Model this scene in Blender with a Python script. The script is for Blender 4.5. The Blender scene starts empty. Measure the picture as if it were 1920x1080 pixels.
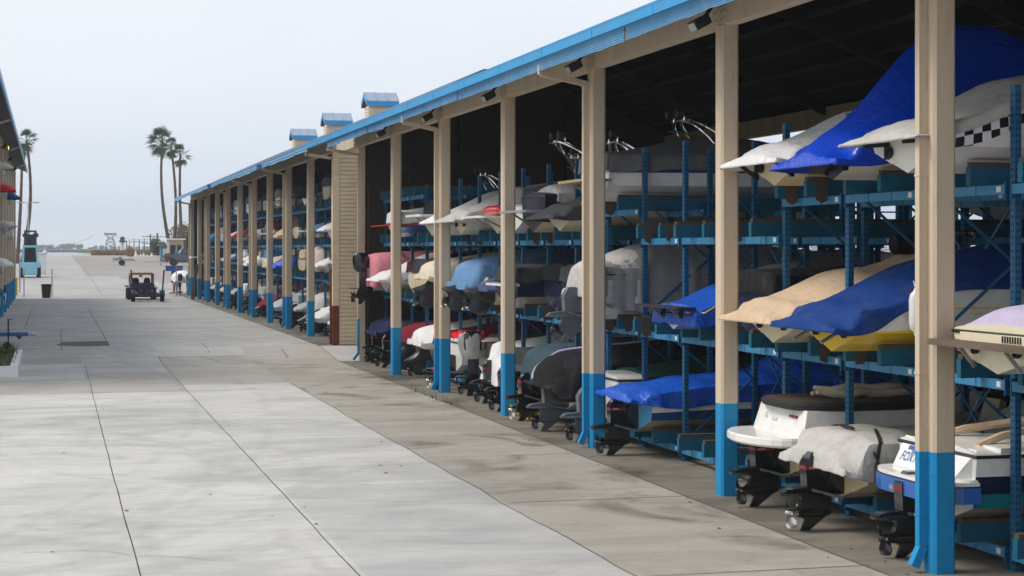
import bpy, math, random
from mathutils import Vector, Matrix, noise
R = math.radians
SC = bpy.context.scene
COL = SC.collection
random.seed(7)
H_CAM, F_PX, VPX, HORIZ = 3.6, 3300.0, 92.0, 466.0
TH = math.atan((960 - VPX) / F_PX)
SLOT = 2.113
XC = 9.44                      # street face of the column row
BAY = 6.339

# ---------------------------------------------------------------- mesh builder
class MB:
    def __init__(s):
        s.v, s.f, s.m, s.sm = [], [], [], []
    def add(s, vs, fs, mat=0, smooth=False):
        o = len(s.v)
        s.v.extend([tuple(p) for p in vs])
        for k, f in enumerate(fs):
            s.f.append(tuple(i + o for i in f))
            s.m.append(mat[k] if isinstance(mat, (list, tuple)) else mat)
            s.sm.append(smooth)
    def box(s, lo, hi, mat=0):
        x0, y0, z0 = lo; x1, y1, z1 = hi
        s.add([(x0,y0,z0),(x1,y0,z0),(x1,y1,z0),(x0,y1,z0),(x0,y0,z1),(x1,y0,z1),(x1,y1,z1),(x0,y1,z1)],
              [(3,2,1,0),(4,5,6,7),(0,1,5,4),(1,2,6,5),(2,3,7,6),(3,0,4,7)], mat)
    def cbox(s, c, d, mat=0):
        s.box([c[i]-d[i]/2 for i in range(3)], [c[i]+d[i]/2 for i in range(3)], mat)
    def bar(s, p0, p1, w, h, mat=0):
        p0, p1 = Vector(p0), Vector(p1); d = (p1-p0).normalized()
        up = Vector((0,0,1)) if abs(d.z) < .95 else Vector((0,1,0))
        a = d.cross(up).normalized()*(w/2); b = a.cross(d).normalized()*(h/2)
        vs = [p0-a-b,p0+a-b,p0+a+b,p0-a+b,p1-a-b,p1+a-b,p1+a+b,p1-a+b]
        s.add(vs, [(3,2,1,0),(4,5,6,7),(0,1,5,4),(1,2,6,5),(2,3,7,6),(3,0,4,7)], mat)
    def tube(s, pts, r, n=8, mat=0, cap=True):
        pts = [Vector(p) for p in pts]
        rr = r if isinstance(r, (list, tuple)) else [r]*len(pts)
        rings = []; prev = None
        for i, p in enumerate(pts):
            d = (pts[min(i+1,len(pts)-1)] - pts[max(i-1,0)]).normalized()
            if prev is None:
                up = Vector((0,0,1)) if abs(d.z) < .9 else Vector((1,0,0))
                a = d.cross(up).normalized()
            else:
                a = (prev - d*prev.dot(d)).normalized()
            prev = a; b = d.cross(a)
            rings.append([p + (a*math.cos(t)+b*math.sin(t))*rr[i] for t in [2*math.pi*k/n for k in range(n)]])
        s.rings(rings, mat, closed=True, cap=cap)
    def rings(s, rings, mat=0, closed=True, cap=False, smooth=True, mats=None):
        n = len(rings[0]); vs = [p for r in rings for p in r]; fs = []; ms = []
        for i in range(len(rings)-1):
            for k in range(n if closed else n-1):
                k2 = (k+1) % n
                fs.append((i*n+k, i*n+k2, (i+1)*n+k2, (i+1)*n+k))
                ms.append(mats[k] if mats else mat)
        s.add(vs, fs, ms, smooth)
        if cap:
            s.add(rings[0], [tuple(range(n-1,-1,-1))], mats[0] if mats else mat)
            s.add(rings[-1], [tuple(range(n))], mats[0] if mats else mat)
    def lathe(s, prof, c=(0,0,0), n=16, mat=0, axis='z'):
        rings = []
        for r, z in prof:
            ring = []
            for k in range(n):
                t = 2*math.pi*k/n; a, b = r*math.cos(t), r*math.sin(t)
                if axis == 'z': ring.append((c[0]+a, c[1]+b, c[2]+z))
                elif axis == 'x': ring.append((c[0]+z, c[1]+a, c[2]+b))
                else: ring.append((c[0]+a, c[1]+z, c[2]+b))
            rings.append(ring)
        s.rings(rings, mat, True, True)
    def prism(s, poly, y0, y1, mat=0, plane='xz'):
        """extrude a 2D polygon"""
        n = len(poly)
        if plane == 'xz': mk = lambda p, t: (p[0], t, p[1])
        elif plane == 'yz': mk = lambda p, t: (t, p[0], p[1])
        else: mk = lambda p, t: (p[0], p[1], t)
        vs = [mk(p, y0) for p in poly] + [mk(p, y1) for p in poly]
        fs = [tuple(range(n)), tuple(range(2*n-1, n-1, -1))]
        for k in range(n):
            k2 = (k+1) % n
            fs.append((k2, k, n+k, n+k2))
        s.add(vs, fs, mat)
    def xform(s, M, start=0):
        for i in range(start, len(s.v)):
            s.v[i] = tuple(M @ Vector(s.v[i]))
    def mesh(s, name, mats, sharp=38):
        me = bpy.data.meshes.new(name)
        me.from_pydata(s.v, [], s.f)
        if not isinstance(mats, (list, tuple)): mats = [mats]
        for m in mats: me.materials.append(m)
        me.polygons.foreach_set('material_index', s.m)
        me.polygons.foreach_set('use_smooth', s.sm)
        me.update()
        if any(s.sm):
            try: me.set_sharp_from_angle(angle=R(sharp))
            except Exception: pass
        return me
    def build(s, name, mats, parent=None, loc=(0,0,0), sharp=38):
        o = bpy.data.objects.new(name, s.mesh(name, mats, sharp))
        COL.objects.link(o); o.location = loc
        if parent: o.parent = parent
        return o

def tag(o, label=None, cat=None, group=None, kind=None):
    if label: o['label'] = label
    if cat: o['category'] = cat
    if group: o['group'] = group
    if kind: o['kind'] = kind
    return o
def empty(name, loc, label, cat, group=None, rz=0):
    o = bpy.data.objects.new(name, None); COL.objects.link(o)
    o.empty_display_size = .3
    o.location = loc; o.rotation_euler = (0,0,rz)
    return tag(o, label, cat, group)
def obj(name, me, parent=None, loc=(0,0,0), rz=0):
    o = bpy.data.objects.new(name, me); COL.objects.link(o)
    o.location = loc; o.rotation_euler = (0,0,rz)
    if parent: o.parent = parent
    return o
def copy_tree(o, parent=None):
    c = o.copy(); COL.objects.link(c); c.parent = parent
    for ch in list(o.children): copy_tree(ch, c)
    return c
_fc = {}
def text_verts(s, size=1.0, shear=0.0):
    """faces of a word, flat in its own x/y plane"""
    if (s, shear) not in _fc:
        cu = bpy.data.curves.new('txt', 'FONT'); cu.body = s; cu.size = 1; cu.shear = shear
        cu.resolution_u = 2
        ob = bpy.data.objects.new('txt', cu); COL.objects.link(ob)
        dg = bpy.context.evaluated_depsgraph_get(); dg.update()
        me = ob.evaluated_get(dg).to_mesh()
        _fc[(s, shear)] = ([tuple(v.co) for v in me.vertices], [tuple(p.vertices) for p in me.polygons])
        bpy.data.objects.remove(ob); bpy.data.curves.remove(cu)
    vs, fs = _fc[(s, shear)]
    return [(x*size, y*size) for x, y, z in vs], fs

# ---------------------------------------------------------------- ground height
def smooth(a, b, x):
    t = max(0, min(1, (x-a)/(b-a))); return t*t*(3-2*t)
def gz(x, y):
    z = .27*smooth(55.5, 60.5, y)
    if y > 124: z += .0167*(min(y, 205)-124) + .0092*max(0, min(y, 297)-205)
    if x > 22: z *= 1 - smooth(26, 90, x)
    return z
def G(px, py, z0=0.0):
    """photo pixel -> ground point at height z0 (in the 1920x1080 photo)"""
    zc = F_PX*(H_CAM-z0)/(py-HORIZ); xc = (px-960)*zc/F_PX
    return (xc*math.cos(TH)+zc*math.sin(TH), zc*math.cos(TH)-xc*math.sin(TH))
def ang(px): return TH + math.atan((px-960)/F_PX)
def Zof(py, x, y):
    return H_CAM + (HORIZ-py)*(y*math.cos(TH)+x*math.sin(TH))/F_PX

# ---------------------------------------------------------------- materials
def mat(name, col, rough=.6, metal=0., var=.12, scale=4., bump=0., bscale=40., spec=.5, dirt=None, stretch=None, coat=0., chips=None):
    """painted / cloth / metal surface with fine tone variation; dirt=(colour, amount, scale)"""
    m = bpy.data.materials.new(name); m.use_nodes = True
    nt = m.node_tree; N = nt.nodes; L = nt.links
    b = N['Principled BSDF']
    b.inputs['Roughness'].default_value = rough; b.inputs['Metallic'].default_value = metal
    b.inputs['Specular IOR Level'].default_value = spec
    b.inputs['Coat Weight'].default_value = coat
    tc = N.new('ShaderNodeTexCoord'); src = tc.outputs['Object']
    if stretch:
        mp = N.new('ShaderNodeMapping'); mp.inputs['Scale'].default_value = stretch
        L.new(src, mp.inputs['Vector']); src = mp.outputs['Vector']
    n1 = N.new('ShaderNodeTexNoise'); n1.inputs['Scale'].default_value = scale; n1.inputs['Detail'].default_value = 6
    n1.inputs['Roughness'].default_value = .62
    L.new(src, n1.inputs['Vector'])
    mx = N.new('ShaderNodeMix'); mx.data_type = 'RGBA'
    c = list(col)[:3]
    mx.inputs[6].default_value = [max(0, k*(1-var*1.6)) for k in c]+[1]
    mx.inputs[7].default_value = [min(1, k*(1+var*1.2)) for k in c]+[1]
    L.new(n1.outputs['Fac'], mx.inputs[0]); out = mx.outputs[2]
    if dirt:
        dc, da, ds = dirt
        n2 = N.new('ShaderNodeTexNoise'); n2.inputs['Scale'].default_value = ds; n2.inputs['Detail'].default_value = 8
        n2.inputs['Roughness'].default_value = .7
        L.new(src, n2.inputs['Vector'])
        cr = N.new('ShaderNodeValToRGB'); cr.color_ramp.elements[0].position = .52; cr.color_ramp.elements[1].position = .72
        L.new(n2.outputs['Fac'], cr.inputs['Fac'])
        mu = N.new('ShaderNodeMath'); mu.operation = 'MULTIPLY'; mu.inputs[1].default_value = da
        L.new(cr.outputs['Color'], mu.inputs[0])
        m2 = N.new('ShaderNodeMix'); m2.data_type = 'RGBA'; m2.inputs[7].default_value = list(dc)+[1]
        L.new(mu.outputs[0], m2.inputs[0]); L.new(out, m2.inputs[6]); out = m2.outputs[2]
    if chips:
        cc, csc, cth = chips
        n4 = N.new('ShaderNodeTexNoise'); n4.inputs['Scale'].default_value = csc; n4.inputs['Detail'].default_value = 10; n4.inputs['Roughness'].default_value = .75
        L.new(tc.outputs['Object'], n4.inputs['Vector'])
        r4 = N.new('ShaderNodeMapRange'); r4.inputs[1].default_value = cth; r4.inputs[2].default_value = cth+.02; L.new(n4.outputs['Fac'], r4.inputs[0])
        m4 = N.new('ShaderNodeMix'); m4.data_type = 'RGBA'; m4.inputs[7].default_value = list(cc)+[1]
        L.new(r4.outputs[0], m4.inputs[0]); L.new(out, m4.inputs[6]); out = m4.outputs[2]
    L.new(out, b.inputs['Base Color'])
    if bump > 0:
        n3 = N.new('ShaderNodeTexNoise'); n3.inputs['Scale'].default_value = bscale; n3.inputs['Detail'].default_value = 4
        L.new(src, n3.inputs['Vector'])
        bp = N.new('ShaderNodeBump'); bp.inputs['Strength'].default_value = bump; bp.inputs['Distance'].default_value = .02
        L.new(n3.outputs['Fac'], bp.inputs['Height']); L.new(bp.outputs['Normal'], b.inputs['Normal'])
    return m
_mc = {}
def srgb(r, g, b):
    f = lambda c: (c/255/12.92) if c/255 <= .04045 else ((c/255+.055)/1.055)**2.4
    return (f(r), f(g), f(b))
def M(key):
    if key in _mc: return _mc[key]
    _mc[key] = MATS[key](); return _mc[key]
GRIME = (.05, .045, .035)
def wrinkled(m, amt=.36):
    nt = m.node_tree; N = nt.nodes; L = nt.links; b = N['Principled BSDF']
    tc = N.new('ShaderNodeTexCoord')
    def ridge(scale, sx, sy, rot, w):
        mp = N.new('ShaderNodeMapping'); mp.inputs['Scale'].default_value = (sx, sy, 1); mp.inputs['Rotation'].default_value = (.2, .3, rot)
        n = N.new('ShaderNodeTexNoise'); n.inputs['Scale'].default_value = scale; n.inputs['Detail'].default_value = 3; n.inputs['Distortion'].default_value = 1.1
        L.new(tc.outputs['Object'], mp.inputs['Vector']); L.new(mp.outputs['Vector'], n.inputs['Vector'])
        a = N.new('ShaderNodeMath'); a.operation = 'SUBTRACT'; a.inputs[1].default_value = .5; L.new(n.outputs['Fac'], a.inputs[0])
        c = N.new('ShaderNodeMath'); c.operation = 'ABSOLUTE'; L.new(a.outputs[0], c.inputs[0])
        d = N.new('ShaderNodeMath'); d.operation = 'MULTIPLY'; d.inputs[1].default_value = -w; L.new(c.outputs[0], d.inputs[0]); return d.outputs[0]
    q = N.new('ShaderNodeMath'); L.new(ridge(1.6, .5, 1.8, .6, 1.0), q.inputs[0]); L.new(ridge(3.4, 1.5, .5, -.4, .5), q.inputs[1])
    bp = N.new('ShaderNodeBump'); bp.inputs['Strength'].default_value = amt; bp.inputs['Distance'].default_value = .16
    L.new(q.outputs[0], bp.inputs['Height'])
    for l in list(L):
        if l.to_socket == b.inputs['Normal']:
            fine = l.from_node; L.new(bp.outputs['Normal'], fine.inputs['Normal'])
            return m
    L.new(bp.outputs['Normal'], b.inputs['Normal']); return m
def cloth(name, rgb, rough=.85, var=.16, spec=.2): return lambda: wrinkled(mat(name, srgb(*rgb), rough, 0, var, 2.2, .25, 60, spec, dirt=((.10,.09,.08), .38, 2.4)))
def gel(name, rgb, rough=.28): return lambda: mat(name, srgb(*rgb), rough, 0, .05, 2., 0, 40, .5, dirt=((.25,.22,.16), .25, 5.0), coat=.3)
MATS = {
 'beige': lambda: mat('beige_stucco', (.61,.495,.365), .85, 0, .06, 2.5, .35, 70, .3, dirt=((.26,.19,.13), .5, 2.1), stretch=(1,1,.25), chips=((.16,.11,.075), 5., .665)),
 'blue_paint': lambda: mat('blue_wall_paint', (.006,.25,.52), .6, 0, .10, 3, .25, 60, .35, dirt=((.03,.09,.15), .6, 3.2), chips=((.05,.06,.07), 6., .635)),
 'blue_fascia': lambda: mat('blue_sheet_metal', (.015,.30,.62), .45, 0, .12, 2, .05, 20, .5, dirt=((.10,.20,.32), .5, 1.7)),
 'blue_faded': lambda: mat('faded_blue_sheet_metal', (.10,.32,.55), .5, 0, .22, 1.2, .06, 25, .5, dirt=((.30,.36,.42), .7, 2.4)),
 'roof_top': lambda: mat('weathered_roof_sheet', (.30,.36,.45), .5, .2, .15, 1.5, .05, 20),
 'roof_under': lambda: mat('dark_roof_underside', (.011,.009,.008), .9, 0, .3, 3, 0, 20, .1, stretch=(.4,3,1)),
 'soffit': lambda: mat('grey_soffit', (.16,.15,.145), .85, 0, .15, 2),
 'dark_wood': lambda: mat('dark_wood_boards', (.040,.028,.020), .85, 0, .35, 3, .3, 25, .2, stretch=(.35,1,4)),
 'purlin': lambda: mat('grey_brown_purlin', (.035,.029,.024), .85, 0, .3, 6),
 'siding': lambda: mat('tan_lap_siding', (.76,.60,.41), .75, 0, .08, 2, .15, 40, .3, dirt=((.22,.15,.09), .35, 3.0), stretch=(.4,1,1.5)),
 'rust_red': lambda: mat('rust_red_paint', (.16,.04,.025), .7, 0, .2, 5, .2, 30, .3, dirt=((.05,.02,.015), .5, 6)),
 'rack_blue': lambda: mat('blue_rack_paint', (.006,.105,.225), .5, 0, .2, 5, .05, 30, .45, dirt=((.02,.06,.10), .5, 4.5), chips=((.10,.04,.02), 3., .69)),
 'beam_blue': lambda: mat('light_blue_beam_paint', (.03,.205,.385), .5, 0, .2, 3, .05, 30, .45, dirt=((.16,.24,.28), .6, 2.2), chips=((.06,.05,.045), 4., .67)),
 'bunk_blue': lambda: mat('worn_teal_blue_timber', (.008,.115,.195), .65, 0, .25, 5, .25, 35, .3, dirt=((.02,.03,.035), .75, 5), stretch=(.5,2,3), chips=((.05,.045,.04), 5., .66)),
 'bunk_pad': lambda: mat('brown_bunk_carpet', (.10,.08,.06), .95, 0, .25, 14, .4, 90, .1),
 'hole': lambda: mat('dark_slot', (.006,.012,.02), .9, 0, .1),
 'black_plastic': lambda: mat('black_plastic', (.012,.012,.014), .45, 0, .2, 8),
 'black_gloss': lambda: mat('gloss_black_paint', (.008,.008,.010), .22, 0, .2, 8, 0, 40, .5, coat=.4),
 'grey_drive': lambda: mat('grey_drive_paint', (.11,.125,.145), .45, .1, .2, 8),
 'bag': lambda: mat('dark_plastic_bag', (.035,.038,.045), .3, 0, .3, 9, .35, 25, .5),
 'bag_clear': lambda: mat('milky_plastic_bag', (.42,.41,.39), .3, 0, .2, 9, .35, 22, .5),
 'chrome': lambda: mat('polished_steel', (.75,.75,.75), .14, 1., .04),
 'dull_steel': lambda: mat('dull_steel', (.35,.36,.37), .4, .9, .15, 8),
 'prop_steel': lambda: mat('steel_propeller', (.62,.60,.58), .22, 1., .1, 9),
 'rubber': lambda: mat('black_rubber', (.014,.014,.014), .8, 0, .2, 8),
 'white_gel': gel('white_gelcoat', (236,234,228)),
 'cream_gel': gel('cream_gelcoat', (226,214,184)),
 'aged_gel': gel('aged_cream_gelcoat', (214,196,154), .4),
 'grey_gel': gel('grey_gelcoat', (150,156,160)),
 'palegrey_gel': gel('pale_grey_gelcoat', (196,200,200)),
 'navy_gel': gel('navy_gelcoat', (18,28,58)),
 'blue_gel': gel('blue_gelcoat', (34,96,176)),
 'deepblue_gel': gel('deep_blue_gelcoat', (14,62,120)),
 'teal_gel': gel('teal_gelcoat', (12,120,130)),
 'skyblue_gel': gel('sky_blue_gelcoat', (90,170,215)),
 'yellow_gel': gel('yellow_gelcoat', (238,196,30)),
 'red_gel': gel('red_gelcoat', (196,24,40)),
 'maroon_gel': gel('maroon_gelcoat', (92,14,34)),
 'black_gel': gel('black_gelcoat', (14,14,18)),
 'aqua_gel': gel('pale_aqua_gelcoat', (186,214,220)),
 'brown_gel': gel('tan_gelcoat', (176,150,110)),
 'green_gel': gel('green_gelcoat', (10,110,80)),
 'orange_gel': gel('orange_gelcoat', (240,86,24)),
 'c_white': cloth('white_boat_cover', (224,222,220)),
 'c_lgrey': cloth('light_grey_boat_cover', (188,184,178)),
 'c_grey': cloth('grey_boat_cover', (136,136,136)),
 'c_midgrey': cloth('mid_grey_boat_cover', (108,108,110)),
 'c_dgrey': cloth('charcoal_boat_cover', (56,58,62)),
 'c_black': cloth('black_boat_cover', (24,25,28)),
 'c_tan': cloth('tan_boat_cover', (206,180,150)),
 'c_cream': cloth('cream_boat_cover', (214,202,178)),
 'c_navy': cloth('navy_boat_cover', (26,34,72)),
 'c_royal': cloth('royal_blue_boat_cover', (10,56,124), .7),
 'c_tarp': lambda: wrinkled(mat('bright_blue_tarpaulin', srgb(6,80,186), .42, 0, .14, 3, .2, 30, .5), .5),
 'c_shrink': lambda: wrinkled(mat('blue_shrink_wrap', srgb(0,62,190), .28, 0, .14, 1.6, .12, 9, .5), .25),
 'c_denim': cloth('faded_blue_boat_cover', (104,142,182)),
 'c_slate': cloth('slate_blue_boat_cover', (66,78,112)),
 'c_teal': cloth('grey_teal_boat_cover', (58,78,86)),
 'c_green': cloth('dark_green_boat_cover', (8,62,48)),
 'c_burg': cloth('burgundy_boat_cover', (122,22,46)),
 'c_plum': cloth('faded_maroon_boat_cover', (122,58,72)),
 'c_pink': cloth('faded_pink_boat_cover', (206,128,138)),
 'c_rose': cloth('pale_rose_boat_cover', (205,182,172)),
 'c_red': cloth('red_boat_cover', (200,28,48)),
 'c_lav': cloth('lavender_boat_cover', (190,178,205)),
 'c_brown': cloth('brown_boat_cover', (84,74,62)),
 'c_silver': cloth('silver_boat_cover', (172,176,182), .5),
 'c_sky': cloth('sky_blue_boat_cover', (40,140,200)),
 'c_wine': cloth('dark_wine_boat_cover', (70,26,34)),
 'strap': lambda: mat('black_webbing', (.012,.012,.013), .8),
 'wood_plank': lambda: mat('weathered_plank', (.16,.115,.085), .8, 0, .35, 6, .3, 30, .2, stretch=(3,.4,1)),
 'glass': lambda: mat('tinted_windshield', (.05,.06,.065), .08, 0, .1, 3, 0, 40, .6),
 'lamp_glass': lambda: mat('lamp_lens', (.55,.58,.50), .15, 0, .1),
 'red_lens': lambda: mat('red_tail_light', (.45,.01,.02), .2, 0, .1),
 'white_paint': lambda: mat('white_paint', (.72,.72,.70), .6, 0, .1, 3, 0, 40, .4, dirt=((.3,.29,.27), .5, 3)),
 'yellow_paint': lambda: mat('yellow_paint', (.62,.42,.02), .5, 0, .15, 4, 0, 40, .4, dirt=((.10,.07,.02), .5, 4)),
 'decal_dark': lambda: mat('dark_lettering', (.02,.02,.03), .5, 0, .05),
 'decal_white': lambda: mat('white_lettering', (.75,.75,.75), .5, 0, .05),
 'decal_blue': lambda: mat('blue_lettering', (.03,.12,.35), .5, 0, .05),
 'decal_red': lambda: mat('dark_red_stripe', (.22,.01,.03), .5, 0, .05),
 'decal_teal': lambda: mat('teal_footprints', (.01,.16,.17), .5, 0, .05),
 'orange_cloth': cloth('orange_fabric', (240,90,30), .7),
 'hivis_red': cloth('red_rag', (226,20,56), .8),
}
# ---------------------------------------------------------------- boats
def interp(ctrl, x):
    """smooth interpolation through control rows (first value is x)"""
    if x <= ctrl[0][0]: return list(ctrl[0][1:])
    for i in range(len(ctrl)-1):
        a, b = ctrl[i], ctrl[i+1]
        if x <= b[0]:
            t = (x-a[0])/(b[0]-a[0]); out = []
            p = ctrl[i-1] if i > 0 else a; q = ctrl[i+2] if i+2 < len(ctrl) else b
            h = b[0]-a[0]
            for k in range(1, len(a)):
                ma = (b[k]-p[k])/(b[0]-p[0])*h if b[0] > p[0] else 0
                mb = (q[k]-a[k])/(q[0]-a[0])*h if q[0] > a[0] else 0
                t2, t3 = t*t, t*t*t
                out.append((2*t3-3*t2+1)*a[k]+(t3-2*t2+t)*ma+(-2*t3+3*t2)*b[k]+(t3-t2)*mb)
            return out
    return list(ctrl[-1][1:])

class Hull:
    def __init__(s, L=6.0, B=1.0, H=.84, dead=.26, flare=.0, cut=(.36, .70), drop=0.):
        s.L, s.B, s.H, s.dead, s.flare, s.cut, s.drop = L, B, H, dead, flare, cut, drop
    def bs(s, x):
        t = max(0, min(1, x/s.L))
        return s.B*(.95+.05*min(1, t/.3)) if t < .5 else s.B*max(.03, 1-((t-.5)/.5)**2.3)
    def sheer(s, x):
        t = max(0, min(1, x/s.L)); return s.H + .13*t*t - s.drop*(1-smooth(0, 1.3, x))
    def keel(s, x):
        t = max(0, min(1, x/s.L)); return 0 if t < .6 else .62*s.H*((t-.6)/.4)**2.2
    def sect(s, x):
        t = max(0, min(1, x/s.L)); b = s.bs(x); zs = s.sheer(x); zk = s.keel(x)
        bc = b*(.86-.25*smooth(.45, 1, t)); zc = max(zk+.02, s.dead + (.42*s.H)*smooth(.5, 1, t))
        P = [(0, zk), (bc*.48, zk+(zc-zk)*.50), (bc*.50, zk+(zc-zk)*.47), (bc, zc), (bc+.035*min(1, b*3), zc+.006)]
        y4, z4 = P[-1]
        for q in (s.cut[0], s.cut[1], 1.0):
            yy = y4+(b-y4)*(q**.8); P.append((yy, z4+(zs-z4)*q))
        return P
    def side(s, x, z):
        """half-width of the topside at height z"""
        P = s.sect(x)[4:]
        for (ya, za), (yb, zb) in zip(P, P[1:]):
            if z <= zb: return ya+(yb-ya)*max(0, (z-za)/max(1e-6, zb-za))
        return P[-1][0]
    def build(s, parent, mats, deck='closed', n=22, name='hull', cockpit=(.5, 3.3)):
        """mats: bottom, low, mid, up, deck, transom"""
        mb = MB(); rings = []; K = [0,0,0,0,1,2,3]
        for i in range(n+1):
            t = i/n; x = s.L*(1-(1-t)**1.25) if t > .0 else 0
            P = s.sect(x)
            zs = s.sheer(x); b = P[-1][0]
            D = [(b*.97, zs+.035), (b*.86, zs+.055)]
            if deck == 'open' and cockpit[0] < x < cockpit[1]:
                D += [(b*.82, zs-.02), (b*.80, zs-.42), (0, zs-.44)]
            else:
                D += [(b*.80, zs+.058), (b*.5, zs+.085), (0, zs+.10)]
            half = P + D
            rings.append([(x, -y, z) for y, z in half] + [(x, y, z) for y, z in reversed(half[:-1])][:-1])
        nh = len(half); m = K + [4]*(nh-1-len(K))
        m = m + list(reversed(m))
        mb.rings(rings, 0, closed=True, mats=m)
        tr = [p for p in rings[0]]
        mb.add(tr, [tuple(range(len(tr)-1, -1, -1))], 5)
        return mb.build(name, [M(k) for k in mats], parent)

COVERS = {
 'fitted': [(-.04,1.0,-.10,.06),(.6,1,-.09,.20),(2.3,1.0,-.08,.46),(2.9,1,-.07,.40),(4.4,1,-.06,.22),(5.7,1,-.05,.10)],
 'low':    [(-.04,1.0,-.10,.05),(.8,1,-.08,.14),(2.3,1.0,-.07,.24),(3.2,1,-.07,.22),(5.7,1,-.05,.09)],
 'over':   [(-.42,.92,-.09,-.05),(-.2,.97,-.11,.07),(.15,1.0,-.12,.17),(.8,1.01,-.13,.22),(1.5,1.01,-.11,.34),(2.4,1.01,-.09,.48),(3.0,1.0,-.07,.44),(5.7,1,-.05,.12)],
 'overlow':[(-.42,.90,-.08,-.04),(-.1,.98,-.10,.10),(.5,1.01,-.12,.16),(2.0,1.01,-.10,.24),(5.7,1,-.05,.12)],
 'dome':   [(-.55,.42,-.22,-.12),(-.46,.74,-.26,.02),(-.2,.95,-.24,.13),(.4,1.02,-.16,.22),(2.2,1.02,-.10,.42),(3.0,1.0,-.08,.36),(5.7,1,-.05,.10)],
 'box':    [(-.30,.84,-.62,-.10),(-.26,.90,-.50,.10),(.2,1.02,-.30,.34),(2.4,1.03,-.25,.60),(3.1,1.02,-.22,.55),(5.7,1,-.10,.14)],
 'point':  [(-.62,.22,-.20,-.12),(-.45,.60,-.22,-.02),(-.1,.96,-.2,.14),(.7,1.01,-.14,.26),(2.3,1.02,-.09,.52),(5.7,1,-.05,.10)],
}
def cover_pt(hull, ctrl, x, v, p, VE=.86):
    w, dze, dzr = interp(ctrl, x)[:3]
    bb = hull.bs(max(0, x))*w+.03; sh = hull.sheer(max(0, x)); ze, zr = sh+dze, sh+dzr
    hb = hull.bs(max(0, x)); on = smooth(-.22, .02, x)
    top = max(ze, (sh+.075)*on+ze*(1-on)); zr = max(zr, (sh+.16)*on+zr*(1-on), top+.03)
    av = abs(v); sg = 1 if v > 0 else -1
    if av <= VE:
        q = av/VE; y = sg*max(bb, hb*w+.04)*q*.995; z = top+(zr-top)*(1-q**p)
        z = max(z, (sh+.15-.07*q)*on+z*(1-on))
    else:
        q = (av-VE)/(1-VE); y = sg*max(bb, hb+.045)*(.995+.012*q); z = top+(ze-top)*q
    return y, z, ze
def make_cover(hull, ctrl, parent, m, skirt=.12, wr=.02, fold=.03, p=2.2, nu=44, nv=24, seed=0., name='cover', cap=True, creases=0., crisp=1., sag=None):
    mb = MB(); rows = []
    x0, x1 = ctrl[0][0], min(ctrl[-1][0], hull.L*.985)
    for i in range(nu+1):
        t = i/nu; x = x0+(x1-x0)*(t**1.12)
        row = []; VE = .86
        for j in range(-nv//2-2, nv//2+3):
            jj = max(-nv//2, min(nv//2, j)); v = jj/(nv//2); av = abs(v); sg = 1 if v > 0 else -1
            y, z, ze = cover_pt(hull, ctrl, x, v, p)
            if sag and abs(v) < VE:
                sb = smooth(sag[0], sag[0]+.5, x)*(1-smooth(sag[1]-.5, sag[1], x)); z -= sag[2]*sb*(1-(av/VE)**2.5)
            nn = noise.noise(Vector((x*1.3, y*1.8, seed)))*wr*1.2 + noise.noise(Vector((x*3.6+5, y*4.2, seed+9)))*wr*.5
            ff = noise.noise(Vector((x*4.5+y*1.0, sg*3.1, seed+3)))*fold*(av**3)
            if creases:
                nn += creases*(max(0, .30-abs(noise.noise(Vector((x*1.1+y*.9, y*1.4-x*.3, seed+20)))))*.8
                      + max(0, .22-abs(noise.noise(Vector(((x*.8+y*1.9)*1.7, (y-x*.4)*.7, seed+31)))))*.8
                      + max(0, .2-abs(noise.noise(Vector(((x*1.5-y*1.2)*2.3, (y+x*.5)*1.0, seed+41)))))*.4)
            z += (nn+wr*.7)*(1-.6*av)
            y += sg*max(-.012, ff) if j != 0 else 0
            z += abs(ff)*.3 if av <= VE else ff*.5
            if abs(j) > nv//2:
                k = abs(j)-nv//2
                z -= skirt*k/2*(1+.5*crisp*noise.noise(Vector((x*2.2, sg, seed+6)))); y += sg*(.008+max(-.01, ff)*.5*k)
            row.append((x, y, z))
        rows.append(row)
    if cap:
        sk = []
        for (x, y, z) in rows[0]:
            w, dze, dzr = interp(ctrl, x0)[:3]; ze = hull.sheer(0)+dze
            sk.append((x-.012+.02*crisp*noise.noise(Vector((y*5, 1, seed))), y*.985, min(z-.01, ze-skirt*.75+.03*crisp*noise.noise(Vector((y*4, 7, seed))))))
        rows.insert(0, sk)
        rows[1] = [(x+.015, y, z) for x, y, z in rows[1]]
    mb.rings(rows, 0, closed=False)
    # thickness: a slightly smaller inner sheet
    inner = [[(x+.004, y*.99, z-.012) for x, y, z in r] for r in rows]
    o = len(mb.f); mb.rings(inner, 0, closed=False)
    for k in range(o, len(mb.f)): mb.f[k] = tuple(reversed(mb.f[k]))
    return mb.build(name, [m], parent, sharp=60)

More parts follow.
